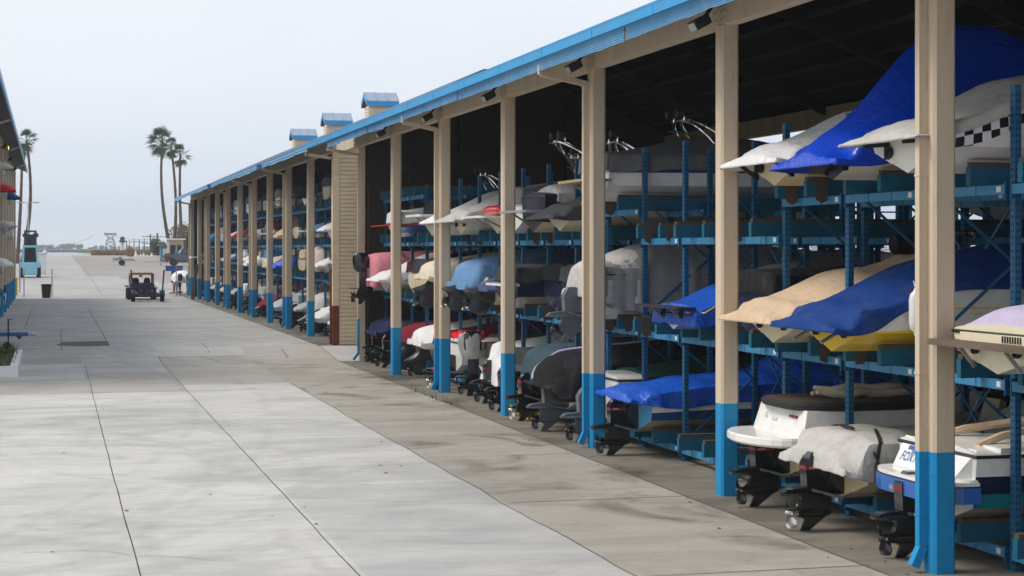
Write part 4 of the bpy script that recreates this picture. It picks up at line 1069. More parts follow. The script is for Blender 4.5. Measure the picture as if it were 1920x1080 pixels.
mb = MB(); mb.lathe([(.02,-.75),(.09,-.68),(.12,-.3),(.12,.3),(.09,.68),(.02,.75)], (-.12,0,.54), 14, 0, 'y'); mb.build('towing_tube', [M('red_gel')], r)
nb(11, T3L, 'boat under long sweeping light grey cover crossing the fifth closest column', X=9.74, hullm='cream', cover='over', ccol='c_lgrey', ports=True, H=.80, lod=2, creases=.05)
nb(12, T3L, 'white covered boat with two round exhaust ports left of fifth closest column', X=9.76, hullm='white', cover='over', ccol='c_white', ports=True, H=.80)
nb(13, T3L, 'black covered boat with thin white swim platform, upper level', X=9.92, hullm='cream', cover='fitted', ccol='c_black', plat=('white_gel', .58, .50, .06, .9, .15), H=.74, tower=dict(x0=1.9, w=.8, h=.75, base=.9, rake=-.5))
r, h = nb(15, T3L, 'orange, blue and white boat at the dark end of the near shed', X=9.70, hullm='orange', cover='fitted', ccol='c_white', H=.60, cut=(.2,.4))
mb = MB(); mb.bar((-.02,.2,.36),(-.62,.35,.30), .18, .03); mb.build('orange_flag', [M('orange_cloth')], r)
# dim boats of the back row, bows to the middle
bk = [(-1,T1,'c_cream','white'),(0,T1,'c_brown','cream'),(1,T2,'c_dgrey','cream'),(2,T1,'c_navy','white'),(3,T2,'c_brown','aged'),(4,T1,'c_burg','white'),(5,T2,'c_black','navy'),
      (6,T1,'c_grey','white'),(0,T2,'c_wine','white'),(1,T3L,'c_tan','cream'),(2,T2,'c_slate','aged'),(4,T3L,'c_teal','white'),(7,T2,'c_cream','palegrey'),(8,T1,'c_black','white'),(9,T2,'c_plum','cream'),(10,T1,'c_grey','aged'),(-1,T2,'c_dgrey','white')]
CN = {'c_cream':'cream','c_brown':'brown','c_dgrey':'charcoal','c_navy':'navy','c_burg':'burgundy','c_black':'black','c_grey':'grey','c_wine':'dark wine','c_tan':'tan','c_slate':'slate blue','c_teal':'grey-teal','c_plum':'plum',
      'c_white':'white','c_lgrey':'light grey','c_silver':'silver','c_pink':'pink','c_rose':'pale rose','c_royal':'royal blue','c_tarp':'bright blue','c_denim':'faded blue','c_sky':'sky blue','c_red':'red','c_midgrey':'mid grey','c_lav':'lavender','c_green':'green'}
TN = {T1:'ground level', T2:'second level', T3L:'upper level'}
for s, T, c, hm in bk:
    boat('%s covered boat in dim back row, %s, %s slot from right' % (CN[c], TN[T], ORD[s+1] if s+1 < 10 else 'eleventh' if s == 9 else 'twelfth'), 20.6, SY(s), T+KEEL, hullm=hm, cover='fitted', ccol=c, lod=1, flip=True, group='boats in the back row', seed=s*2.1)
# ---------------------------------------------------------------- boats in the far shed
def BYs(k): return B_SL0+.0+1.06+2.117*k+(.42 if k == 0 else 0)
BT = (.27+T1, .27+2.13, .27+3.49, .27+4.93)
LV = ('ground level', 'second level', 'third level', 'top level')
rb = random.Random(21)
far_b = {}
def fb(k, lv, cover, ccol, hull='white', **kw): far_b[(k, lv)] = (cover, ccol, hull, kw)
# seen sterns, from the lap-sided wall towards the far end
fb(0,0,'point','c_white','white_bluestripe',drive='bag'); fb(1,0,'point','c_white','yellow_stripe',drive='bag',X=9.9); fb(2,0,'fitted','c_midgrey','white'); fb(4,0,'box','c_lgrey','yellow_stripe',drive='bag'); fb(3,0,'point','c_white','yellow_stripe',drive='bag'); fb(6,0,'over','c_silver','yellow',drive='black')
fb(7,0,'fitted','c_silver','white',drive='black'); fb(9,0,'point','c_silver','white'); fb(8,0,'fitted','c_white','white'); fb(11,0,'point','c_burg','cream',drive='bag'); fb(14,0,'over','c_royal','yellow',drive='black')
fb(13,0,'fitted','c_silver','palegrey',drive='black'); fb(17,0,'fitted','c_white','white',drive='black'); fb(19,0,'over','c_silver','white',drive='bag'); fb(22,0,'over','c_lgrey','white',drive='black'); fb(25,0,'over','c_silver','palegrey',drive='bag')
fb(0,1,'over','c_lgrey','palegrey'); fb(1,1,'fitted','c_dgrey','aged'); fb(4,1,'box','c_rose','cream'); fb(3,1,'over','c_white','white'); fb(2,1,'low','c_dgrey','palegrey'); fb(8,1,'point','c_tarp','white',X=9.6); fb(6,1,'fitted','c_tan','aged'); fb(10,1,'point','c_tan','cream'); fb(14,1,'point','c_white','white'); fb(12,1,'fitted','c_sky','white')
fb(16,1,'over','c_white','white'); fb(18,1,'over','c_royal','white',X=9.6); fb(20,1,'over','c_lgrey','white',X=9.6); fb(17,1,'fitted','c_white','white'); fb(28,1,'over','c_teal','navy',X=9.3,plat=('white_gel',.7,.4,.1,.95,.15)); fb(24,1,'fitted','c_dgrey','navy'); fb(26,1,'low','c_dgrey','navy')
fb(2,2,'over','c_white','white',X=9.6); fb(1,2,'fitted','c_red','maroon'); fb(4,2,'over','c_denim','navy'); fb(5,2,'fitted','c_slate','cream',plat=('white_gel',.5,.36,.05,.95,.2)); fb(8,2,'point','c_tan','cream'); fb(7,2,'fitted','c_brown','cream'); fb(11,2,'fitted','c_burg','cream',plat=('white_gel',.5,.36,.05,.95,.2))
fb(14,2,'over','c_white','white',plat=('black_plastic',.6,.36,.05,.95,.2)); fb(17,2,'over','c_red','white',X=9.6); fb(18,2,'over','c_white','white',X=9.6); fb(21,2,'fitted','c_dgrey','teal'); fb(25,2,'point','c_sky','white'); fb(23,2,'fitted','c_rose','white')
fb(5,3,'over','c_dgrey','cream',X=9.5); fb(3,3,'fitted','c_midgrey','cream'); fb(1,3,'fitted','c_black','palegrey'); fb(8,3,'fitted','c_midgrey','cream',plat=('yellow_gel',.55,.36,.05,.95,.2)); fb(10,3,'fitted','c_lgrey','cream',plat=('white_gel',.5,.36,.05,.95,.2)); fb(14,3,'over','c_white','aged'); fb(16,3,'fitted','c_grey','white'); fb(19,3,'fitted','c_white','white',plat=('white_gel',.6,.36,.05,.95,.2)); fb(22,3,'fitted','c_grey','white')
wc = ['c_midgrey','c_grey','c_dgrey','c_tan','c_navy','c_midgrey','c_brown','c_black','c_dgrey']
for lv in range(4):
    for k in range(29):
        if (k, lv) not in far_b and rb.random() < (.45 if lv < 3 else .25): fb(k, lv, rb.choice(['fitted','low','over']), rb.choice(wc), rb.choice(['white','cream','palegrey','aged']), X=rb.uniform(9.8, 10.2))
NUM = ORD+['eleventh','twelfth','thirteenth','fourteenth','fifteenth','sixteenth','seventeenth','eighteenth','nineteenth','twentieth']+['twenty-'+o for o in ORD[:9]]
for (k, lv), (cv, cc, hu, kw) in sorted(far_b.items()):
    X = kw.pop('X', 9.72)+.58
    boat('%s covered boat in the far shed, %s, %s slot past the lap-sided wall' % (CN[cc], LV[lv], NUM[k]), X, BYs(k), BT[lv]+KEEL, hullm=hu, cover=cv, ccol=cc, lod=0, L=rb.uniform(5.4, 6.0), B=.78 if k == 0 else .93,
         group='boats stored in the far shed', seed=k*1.7+lv, skirt=.14, fold=.06, **kw)
# left shed: sterns that poke out past the columns (towards +x)
for (X, Y, Z, cc, cv, hu, lb) in ((-1.83, 75, 2.55, 'c_white', 'over', 'navy', 'white covered boat jutting from the left shed, lowest and nearest one'),
        (-2.03, 90, 4.3, 'c_lgrey', 'over', 'palegrey', 'grey boat with dark swim step on the middle level of the left shed'),
        (-1.90, 100, 4.05, 'c_white', 'fitted', 'white', 'white boat beyond the dark swim step in the left shed'),
        (-1.90, 97, 5.9, 'c_royal', 'over', 'navy', 'blue covered boat tip on the upper level of the left shed'),
        (-1.96, 88, 6.0, 'c_red', 'over', 'navy', 'red covered boat nearest on the upper level of the left shed'),
        (-2.00, 84, 6.9, 'c_lgrey', 'over', 'white', 'pale grey covered boat highest on the left shed'),
        (-2.23, 86, .75, 'c_navy', 'fitted', 'white', 'navy boat on the ground level of the left shed'),
        (-2.13, 93, .75, 'c_royal', 'fitted', 'blue_white', 'blue boat on ground level of left shed, farther one')):
    kw = dict(plat=('black_plastic', .5, .36, .05, .95, .2)) if 'swim step on' in lb else {}
    boat(lb, X, Y, Z, hullm=hu, cover=cv, ccol=cc, lod=1, flip=True, group='boats in the left shed', seed=Y, **kw)
# ---------------------------------------------------------------- ground
ARCS = [(9.5,34,10.5,.32),(9.5,34,8.9,.32),(-9,30,11.5,.32),(-9,30,13.1,.32),(14,22,11.2,.32),(14,22,12.8,.32),(-60,45,63.4,.32),(-60,45,65.0,.32),(10,62,9.5,.32),(10,62,7.9,.32)]
def ground_mat(name, base, dark, mott=.5, streak=.35, rough=.75, fine=.10, dsc=.35, dthr=(.47,.62), stain=None, arcs=True):
    m = bpy.data.materials.new(name); m.use_nodes = True; nt = m.node_tree; N = nt.nodes; L = nt.links
    b = N['Principled BSDF']; b.inputs['Roughness'].default_value = rough; b.inputs['Specular IOR Level'].default_value = .25
    tc = N.new('ShaderNodeTexCoord')
    def nz(scale, det, sx=1, sy=1, ro=.6, off=0, dist=0):
        mp = N.new('ShaderNodeMapping'); mp.inputs['Scale'].default_value = (sx, sy, 1); mp.inputs['Location'].default_value = (off, off*1.7, 0)
        L.new(tc.outputs['Object'], mp.inputs['Vector'])
        n = N.new('ShaderNodeTexNoise'); n.inputs['Scale'].default_value = scale; n.inputs['Detail'].default_value = det; n.inputs['Roughness'].default_value = ro; n.inputs['Distortion'].default_value = dist
        L.new(mp.outputs['Vector'], n.inputs['Vector']); return n.outputs['Fac']
    def ramp(src, a, b_):
        r = N.new('ShaderNodeMapRange'); r.inputs[1].default_value = a; r.inputs[2].default_value = b_; L.new(src, r.inputs[0]); return r.outputs[0]
    def mul(src, k):
        q = N.new('ShaderNodeMath'); q.operation = 'MULTIPLY'; L.new(src, q.inputs[0])
        if isinstance(k, float): q.inputs[1].default_value = k
        else: L.new(k, q.inputs[1])
        return q.outputs[0]
    def mix(fac, a, c):
        x = N.new('ShaderNodeMix'); x.data_type = 'RGBA'; L.new(fac, x.inputs[0])
        if isinstance(a, tuple): x.inputs[6].default_value = a+(1,)
        else: L.new(a, x.inputs[6])
        x.inputs[7].default_value = tuple(c)+(1,); return x.outputs[2]
    col = mix(ramp(nz(.22, 6, 1, 1), .3, .7), tuple(k*.90 for k in base), tuple(k*1.08 for k in base))
    col = mix(mul(ramp(nz(dsc, 8, .75, 1.1, .68, 13, .9), *dthr), mott), col, dark)
    col = mix(mul(ramp(nz(.8, 9, .55, 1.9, .74, 5, 1.2), .46, .64), streak), col, tuple(k*.8+.1*base[i] for i, k in enumerate(dark)))
    col = mix(mul(ramp(nz(26, 3, 1, 1, .7), .35, .75), fine), col, tuple(k*.45 for k in base))
    col = mix(mul(ramp(nz(.9, 8, .8, 1.1, .75, 40), .60, .66), .35), col, tuple(k*1.15 for k in base))
    col = mix(mul(ramp(nz(7, 6, .45, 1.0, .75, 23), .42, .70), .28), col, tuple(k*.66 for k in base))
    col = mix(mul(ramp(nz(.16, 5, 1.2, .9, .6, 57, .6), .56, .68), .40), col, tuple(k*.9 for k in dark))
    if arcs:
        sp = N.new('ShaderNodeSeparateXYZ'); L.new(tc.outputs['Object'], sp.inputs[0])
        wob = nz(.5, 3)
        def op(o, a, c=None):
            q = N.new('ShaderNodeMath'); q.operation = o
            for i_, v in enumerate((a, c)):
                if v is None: continue
                if isinstance(v, (int, float)): q.inputs[i_].default_value = v
                else: L.new(v, q.inputs[i_])
            return q.outputs[0]
        for k, (cx, cy, rad, amt) in enumerate(ARCS):
            dx = op('SUBTRACT', sp.outputs[0], cx); dy = op('SUBTRACT', sp.outputs[1], cy)
            d = op('SQRT', op('ADD', op('MULTIPLY', dx, dx), op('MULTIPLY', dy, dy)))
            d = op('ABSOLUTE', op('SUBTRACT', op('ADD', d, op('MULTIPLY', wob, .5)), rad+.25))
            f = N.new('ShaderNodeMapRange'); f.inputs[1].default_value = .16; f.inputs[2].default_value = .05; L.new(d, f.inputs[0])
            col = mix(mul(mul(f.outputs[0], ramp(nz(.9, 6, 1, 1, .7, 90+k), .40, .62)), amt), col, tuple(q*.5 for q in base))
    if stain:
        col = mix(mul(ramp(nz(.55, 6, .9, .8, .62, 71, .8), .53, .66), stain[1]), col, stain[0])
    L.new(col, b.inputs['Base Color'])
    bp = N.new('ShaderNodeBump'); bp.inputs['Strength'].default_value = .25; bp.inputs['Distance'].default_value = .01
    L.new(nz(60, 4), bp.inputs['Height']); L.new(bp.outputs['Normal'], b.inputs['Normal'])
    return m
MATS.update({
 'slab_light': lambda: ground_mat('pale_concrete', (.53,.51,.47), (.24,.24,.245), .45, .34),
 'slab_cool': lambda: ground_mat('cool_grey_concrete', (.465,.45,.425), (.25,.25,.255), .45, .32),
 'slab_warm': lambda: ground_mat('warm_grey_concrete', (.40,.375,.335), (.21,.195,.175), .42, .3),
 'slab_mid': lambda: ground_mat('worn_grey_concrete', (.41,.40,.385), (.21,.205,.20), .45, .35),
 'slab_far': lambda: ground_mat('sunbleached_concrete', (.40,.385,.36), (.22,.22,.225), .55, .5, dsc=.12),
 'apron': lambda: ground_mat('stained_apron_concrete', (.385,.355,.305), (.21,.19,.155), .45, .35, stain=((.085,.07,.05), .65)),
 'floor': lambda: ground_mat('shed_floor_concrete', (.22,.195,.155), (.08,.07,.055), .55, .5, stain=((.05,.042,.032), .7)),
 'gravel': lambda: ground_mat('dusty_gravel_lot', (.31,.285,.255), (.20,.18,.16), .5, .3, dsc=.15),
 'field': lambda: field_mat(),
 'dirt': lambda: ground_mat('brown_dirt', (.10,.075,.05), (.05,.04,.03), .6, .3, arcs=False),
 'joint': lambda: mat('dark_joint_filler', (.045,.032,.028), .9, 0, .3, 6),
 'crack': lambda: mat('crack_grey', (.09,.085,.08), .9, 0, .3, 6),  # even dark grey for slab cracks and the finer joints
 'marking': lambda: mat('worn_white_marking', (.50,.50,.48), .8, 0, .2, 4, 0, 40, .2, dirt=((.3,.3,.29), .6, 3)),
 'water': lambda: water_mat(),
})
def field_mat():
    m = bpy.data.materials.new('fields'); m.use_nodes = True; nt = m.node_tree; N = nt.nodes; L = nt.links
    b = N['Principled BSDF']; b.inputs['Roughness'].default_value = .95; b.inputs['Specular IOR Level'].default_value = .1
    tc = N.new('ShaderNodeTexCoord'); n = N.new('ShaderNodeTexNoise'); n.inputs['Scale'].default_value = .02; n.inputs['Detail'].default_value = 8
    mp = N.new('ShaderNodeMapping'); mp.inputs['Scale'].default_value = (.25, 1, 1); mp.inputs['Rotation'].default_value = (0,0,.5)
    L.new(tc.outputs['Object'], mp.inputs['Vector']); L.new(mp.outputs['Vector'], n.inputs['Vector'])
    cr = N.new('ShaderNodeValToRGB'); e = cr.color_ramp.elements
    e[0].position = .38; e[0].color = (.10,.16,.05,1); e[1].position = .56; e[1].color = (.36,.27,.16,1)
    L.new(n.outputs['Fac'], cr.inputs['Fac']); L.new(cr.outputs['Color'], b.inputs['Base Color']); return m
def water_mat():
    m = bpy.data.materials.new('river_water'); m.use_nodes = True; nt = m.node_tree; b = nt.nodes['Principled BSDF']
    b.inputs['Base Color'].default_value = (.10,.15,.19,1); b.inputs['Roughness'].default_value = .12; b.inputs['IOR'].default_value = 1.33
    n = nt.nodes.new('ShaderNodeTexNoise'); n.inputs['Scale'].default_value = .8; n.inputs['Detail'].default_value = 4
    tc = nt.nodes.new('ShaderNodeTexCoord'); nt.links.new(tc.outputs['Object'], n.inputs['Vector'])
    bp = nt.nodes.new('ShaderNodeBump'); bp.inputs['Strength'].default_value = .25; bp.inputs['Distance'].default_value = .1
    nt.links.new(n.outputs['Fac'], bp.inputs['Height']); nt.links.new(bp.outputs['Normal'], b.inputs['Normal']); return m
def terrain_z(x, y):
    if y <= 297: return gz(x, y)-.035
    base = gz(x, 296)
    if x < 12:  # river beyond the levee
        w = smooth(8, 12, x); a = base-.04; low = .9
        z = a+(low-a)*smooth(297, 330, y)
        return z*(1-w)+w*max(1.7, base-.04-(y-297)*.02)
    return max(0 if x > 40 else 1.7, base-.04-(y-297)*.02)*(1 if x < 26 else 1-smooth(26, 90, x))
xs = [-2290,-1500,-700,-300,-150,-80,-50,-30,-20,-14.2,-9,-5,-2,0,1,2,3.4,5,6.3,8,10,12,14,18,22.2,26,32,40,55,75,92,130,200,320,600,1000,1800,2290]
ys = [-60,-20,0,20,40,54,56,58,59.5,61,80,100,123,125,140,160,190,220,250,280,297,300,304,310,318,328,340,380,450,560,700,900,1200,1500,1940]
mb = MB(); nx = len(xs)
mb.add([(x, y, terrain_z(x, y)) for y in ys for x in xs], [(j*nx+i, j*nx+i+1, (j+1)*nx+i+1, (j+1)*nx+i) for j in range(len(ys)-1) for i in range(nx-1)], 0, True)
tag(mb.build('ground', [M('field')]), kind='structure')
mb = MB(); mb.add([(-2280,299,1.85),(11,299,1.85),(11,1560,1.85),(-2280,1560,1.85)], [(0,1,2,3)]); tag(mb.build('water', [M('water')]), kind='structure')
mb = MB()
for x0, x1, y, h in ((-2280, 60, 850, .75), (-2280, 2280, 1500, 1.3)):
    mb.prism([(x0, y), (x1-40, y), (x1, y+30), (x1, y+200), (x0, y+200)], 1.2, 1.9+h, 0, plane='xy')
MATS['bank'] = lambda: mat('green_levee_bank', (.09,.12,.035), .95, 0, .3, .05)
tag(mb.build('far_bank', [M('bank')]), kind='structure')

# paved yard: lanes of slabs, one sheet
def yG(py): return G(300, py, 0 if py > 690 else .2)[1]
y720, y915, y660 = 46.9, 26.6, 57.0
lanes = [(-14.0,-5.0,[(58,'slab_cool'),(124,'slab_mid'),(297,'slab_far')]),
 (-5.0,.98,[(21,'slab_light'),(33.5,'slab_light'),(45.2,'slab_light'),(50.2,'slab_warm'),(56.2,'slab_light'),(82,'slab_mid'),(101,'slab_mid'),(124.5,'slab_mid'),(168,'slab_far'),(297,'slab_far')]),
 (.98,3.38,[(17,'slab_light'),(33,'slab_light'),(45.0,'slab_light'),(52.3,'slab_warm'),(58.6,'slab_cool'),(80,'slab_mid'),(102,'slab_mid'),(124.5,'slab_mid'),(168,'slab_far'),(297,'slab_far')]),
 (3.38,6.22,[(26.6,'slab_cool'),(47.0,'slab_light'),(57.8,'slab_warm'),(63.5,'slab_cool'),(84,'slab_mid'),(106,'slab_mid'),(124.5,'slab_mid'),(168,'slab_far'),(230,'gravel'),(297,'gravel')]),
 (6.22,8.95,[(56.8,'apron'),(60.5,'slab_warm'),(63.8,'slab_cool'),(92,'slab_mid'),(124.5,'slab_mid'),(160,'slab_far'),(230,'gravel'),(297,'gravel')]),
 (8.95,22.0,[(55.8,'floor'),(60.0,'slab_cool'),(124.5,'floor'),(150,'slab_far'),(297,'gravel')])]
keys = ['slab_light','slab_cool','slab_warm','slab_mid','slab_far','apron','floor','gravel']
mb = MB(); joints = []
for (x0, x1, segs) in lanes:
    ya = 1.0
    for (yb, key) in segs:
        cuts = [ya]+[q for q in (54.,55.5,56.5,57.5,58.5,59.5,60.5,62.,124.) if ya < q < yb]+[q for q in range(135, 297, 10) if ya < q < yb]+[yb]
        cuts = sorted(set(cuts))
        for a, c in zip(cuts, cuts[1:]):
            mb.add([(x0,a,gz(x0,a)),(x1,a,gz(x1,a)),(x1,c,gz(x1,c)),(x0,c,gz(x0,c))], [(0,1,2,3)], keys.index(key))
        ya = yb
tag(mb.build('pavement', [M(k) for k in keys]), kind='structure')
def strip(mb, pts, w, m=0, lift=.004, jit=0., seed=0):
    rows = []
    for i, (x, y) in enumerate(pts):
        a = pts[max(i-1,0)]; b = pts[min(i+1,len(pts)-1)]; d = Vector((b[0]-a[0], b[1]-a[1])).normalized(); n = Vector((-d.y, d.x))*(w/2*(1+.5*noise.noise(Vector((x*3,y*3,seed)))))
        j = jit*noise.noise(Vector((x*.6, y*.6, seed+4)))+jit*.4*noise.noise(Vector((x*2.6, y*2.6, seed)))
        rows.append([(x+n.x+j, y+n.y, gz(x,y)+lift), (x-n.x+j, y-n.y, gz(x,y)+lift)])
    mb.rings(rows, m, closed=False, smooth=False)
def line(x0, y0, x1, y1, step=.5):
    n = max(2, int(math.hypot(x1-x0, y1-y0)/step)); return [(x0+(x1-x0)*i/n, y0+(y1-y0)*i/n) for i in range(n+1)]
mb = MB()
strip(mb, line(.98,2,.98,30)+line(.99,30.4,1.08,56), .014, 0, .004, .010, 1)
strip(mb, line(3.30,2,3.30,22)+line(3.31,22.5,3.42,58), .014, 0, .005, .012, 2)
strip(mb, line(6.22,5,6.22,47), .014, 1, .006, .06, 3)
strip(mb, line(8.95,5,8.95,124), .025, 1, .005, .02, 5)
for y in (18.3, 24.1, 29.6, 36.2, 43.0, 49.5, 66.0, 72.5, 79, 92, 105, 117): strip(mb, line(6.3,y,9.0,y), .02, 1, .0065, .05, y)
for x, a, b in ((5.1,58.5,63),(.4,60,75),(-1.0,76,100),(3.6,128,250),(2.0,62,100),(7.5,57,61)): strip(mb, line(x,a,x+.1,b,1.5), .03, 1, .0055, .05, a)
for y in (45.1, 57.6, 124.5): strip(mb, line(-5,y,6.2,y), .03, 1, .0062, .04, y)
for y in (63.4, 84.1, 101.5): strip(mb, line(-5,y,8.9,y), .03, 1, .0064, .04, y)
strip(mb, [(4.7,57.6),(5.3,56.2),(5.9,56.6),(6.4,55.7)], .025, 1, .007, .2, 9)
rd = random.Random(8)
for k in range(7):
    x, y = rd.uniform(-3, 8.5), rd.uniform(18, 60); pts = [(x, y)]; a = rd.uniform(0, 6.28)
    for q in range(rd.randint(4, 9)): a += rd.uniform(-.6, .6); pts.append((pts[-1][0]+.35*math.cos(a), pts[-1][1]+.35*math.sin(a)))
    strip(mb, pts, .008, 1, .0075, 0, k)
tag(mb.build('pavement_joints', [M('joint'), M('crack')]), kind='structure')
mb = MB(); a = G(155, 574, .27); c = G(231, 574, .27); strip(mb, line(a[0], a[1], c[0], c[1]+.2), .22, 0, .008)
a = G(72, 519, 1.0); c = G(97, 535, .6); strip(mb, line(-4.0,160,-1.6,131), .14, 0, .008)
a = G(0, 656, .2); c = G(75, 656, .2); strip(mb, line(a[0],a[1],c[0],c[1]), .5, 0, .008)
tag(mb.build('road_marking', [M('marking')]), kind='structure')
mb = MB(); P = [G(px, py, .25) for px, py in ((104,649),(118,643),(150,642),(198,640.5),(206,649),(160,650.5))]
mb.add([(x, y, gz(x,y)+.009) for x, y in P], [tuple(range(len(P)))]); tag(mb.build('dirt_patch', [M('dirt')]), kind='structure')

mb = MB(); rd = random.Random(17)
for k in range(130):
    x, y = rd.uniform(-4, 9.3), rd.uniform(17, 62)
    if k % 3 == 0: x = rd.uniform(8.6, 9.5)
    r_ = rd.uniform(.012, .045); a = rd.uniform(0, 6.28); z = gz(x, y)+.008
    mb.add([(x+r_*math.cos(a), y+r_*math.sin(a), z), (x-r_*.6*math.sin(a), y+r_*.6*math.cos(a), z+.012), (x-r_*math.cos(a), y-r_*math.sin(a), z+.004), (x+r_*.6*math.sin(a), y-r_*.6*math.cos(a), z)], [(0,1,2,3)], 0)
MATS['litter'] = lambda: mat('dry_leaf_litter', (.14,.075,.045), .9, 0, .5, 3)
tag(mb.build('leaf_litter', [M('litter')]), 'dry leaf bits scattered over the concrete', 'leaf litter', None, 'stuff')
# ---------------------------------------------------------------- plants
def leafmat(name, c, var=.4, tr=.15):
    m = mat(name, c, .7, 0, var, 1.2, 0, 40, .2); return m
MATS.update({'palm_leaf': lambda: leafmat('palm_leaf', (.05,.10,.035)), 'palm_dry': lambda: leafmat('dry_palm_leaf', (.13,.09,.035)), 'palm_bark': lambda: mat('palm_bark', (.13,.085,.065), .9, 0, .3, 5, .4, 20, .1, stretch=(1,1,4)),
 'tree_leaf': lambda: leafmat('olive_tree_leaf', (.085,.11,.035)), 'tree_leaf_pale': lambda: leafmat('pale_tree_leaf', (.13,.15,.07)), 'bark': lambda: mat('bark', (.09,.07,.05), .9), 'far_leaf': lambda: leafmat('distant_leaf', (.04,.065,.04)),
 'pampas': lambda: leafmat('pampas_grass', (.42,.29,.12), .35), 'reed': lambda: leafmat('dry_reed', (.30,.20,.12), .35), 'weed': lambda: leafmat('weed_leaf', (.06,.10,.02), .5)})
def palm(label, x, y, zt, zb, lean, seed, r=.24, wind=-.5, n=40, crown=1.9):
    root = empty('palm_tree', (x, y, zb), label, 'palm tree', 'tall palms by the yard'); rd = random.Random(seed); h = zt-zb-crown*.5
    mb = MB(); pts = []; rr = []
    for i in range(25):
        t = i/24; pts.append((lean[0]*math.sin(t*math.pi*.5)**1.3+lean[1]*math.sin(t*math.pi), .3*math.sin(t*3+seed), h*t)); rr.append(r*(1.35-.75*t**.6)+(.02 if i % 2 else 0))
    mb.tube(pts, rr, 9, 0); mb.build('trunk', [M('palm_bark')], root)
    c = Vector(pts[-1]); mb = MB()
    for k in range(n):
        u = k/n; el = R(78-150*u+rd.uniform(-14, 14)); az = rd.uniform(0, 6.283); Lp = crown*(.55+.15*rd.random())
        d = Vector((math.cos(az)*math.cos(el), math.sin(az)*math.cos(el), math.sin(el))); d.x += wind*(.75 if el < 1.0 else .35)+rd.uniform(-.1,.1); d.normalize()
        if el < R(-35): d.z -= .3; d.normalize()
        e = c+d*Lp; m = 1 if u > .86 else 0
        mb.bar(c, e, .05, .03, m)
        side = d.cross(Vector((0,0,1))); side = side.normalized() if side.length > .05 else Vector((1,0,0)); up = side.cross(d)
        nl = 15
        for j in range(nl):
            a = R(-105+210*j/(nl-1)); ld = (d*math.cos(a)+side*math.sin(a)+up*rd.uniform(-.25,.1)).normalized()
            ld.x += wind*.35; ld.normalize()
            ll = crown*.5*(.7+.4*math.cos(a*.6))*rd.uniform(.8,1.1); w = side*math.cos(a)-d*math.sin(a); w = w.normalized()*.05
            mid = e+ld*ll*.6+Vector((0,0,-.04)); tip = e+ld*ll+Vector((wind*.12,0,-.22*ll))
            mb.add([e-w*.5, e+w*.5, mid+w, tip, mid-w], [(0,1,2,4),(4,2,3)], m)
    mb.build('crown', [M('palm_leaf'), M('palm_dry')], root); return root
def at(px, py, y):
    """point on the vertical plane at depth y"""
    x = y*math.tan(ang(px)); return (x, Zof(py, x, y))
def palm_px(label, pt, pb, y, zb, seed, **k):
    xt, zt = at(pt[0], pt[1], y); xb, _ = at(pb, 470, y)
    return palm(label, xb, y, zt, zb, (xt-xb, k.pop('bow', 0)), seed, **k)
palm_px('tall palm with thick wind-blown crown, leaning left of its twin over the entrance hut', (305, 252), 322, 232, 2.0, 3, crown=2.0, r=.21, n=44, bow=-.45)
palm_px('palm of the twin pair by the hut with a thinner crown, leaning right', (321, 266), 324, 233.5, 2.0, 9, crown=1.35, r=.21, n=24, bow=.5)
palm_px('shorter separate palm right of the twin palms, above the shed eave', (338, 279), 344, 228, 1.9, 14, crown=1.5, r=.21, n=26, bow=-.15)
palm_px('curved palm with sparse crown rising behind the light blue forklift', (50, 252), 41, 215, 1.5, 22, crown=1.5, r=.21, n=20, wind=-.1, bow=.6)
palm_px('short-crowned straight palm between the left shed eave and the curved palm', (41, 276), 33, 222, 1.5, 31, crown=1.0, r=.21, n=26)
def leafy(name, label, x, y, z, w, h, m, seed, n=900, leaf=.22, trunk=True, group=None, cat='tree', blobs=9):
    root = empty(name, (x, y, z), label, cat, group); rd = random.Random(seed)
    if trunk:
        mb = MB(); mb.tube([(0,0,0),(.05,0,h*.3),(0,.05,h*.6)], [w*.05+.06, w*.04+.05, w*.02+.03], 7, 0)
        for k in range(6):
            a = rd.uniform(0,6.28); mb.tube([(0,0,h*.3),(math.cos(a)*w*.2,math.sin(a)*w*.2,h*.5),(math.cos(a)*w*.36,math.sin(a)*w*.36,h*.72)], [.08,.05,.02], 5, 0)
        mb.build('trunk', [M('bark')], root)
    mb = MB(); B_ = [(rd.uniform(-.34,.34)*w, rd.uniform(-.34,.34)*w, h*rd.uniform(.30,.78), rd.uniform(.16,.30)*w) for _ in range(blobs)]
    for k in range(n):
        bx, by, bz, br = B_[k % blobs]; v = Vector((rd.gauss(0,1), rd.gauss(0,1), rd.gauss(0,1))).normalized()*br*rd.uniform(.55,1.05)
        c = Vector((bx+v.x, by+v.y, max(.02*h, bz+v.z*min(1, h*.3/br)))); a = Vector((rd.gauss(0,1), rd.gauss(0,1), rd.gauss(0,1))).normalized()*leaf*rd.uniform(.6,1.3); b = a.orthogonal().normalized()*leaf*rd.uniform(.3,.7)
        mb.add([c-a, c+b*.8, c+a, c-b*.8], [(0,1,2,3)], 0)
    mb.build('crown', [M(m)], root); return root
def leafy_px(name, label, px0, px1, ptop, y, z, m, seed, **k):
    x0, _ = at(px0, 470, y); x1, _ = at(px1, 470, y); xm = (x0+x1)/2; zt = Zof(ptop, xm, y)
    return leafy(name, label, xm, y, z, (x1-x0)*1.1, (zt-z)*1.12, m, seed, **k)
leafy_px('broadleaf_tree', 'pale green tree behind the entrance hut, right of the twin palms', 316, 372, 425, 262, 2.4, 'tree_leaf_pale', 4, n=2600, leaf=.24, blobs=14)
leafy_px('broadleaf_tree', 'darker green low tree close behind the pickup truck cab', 334, 378, 436, 240, 2.0, 'tree_leaf', 6, n=1600, leaf=.26, blobs=10)
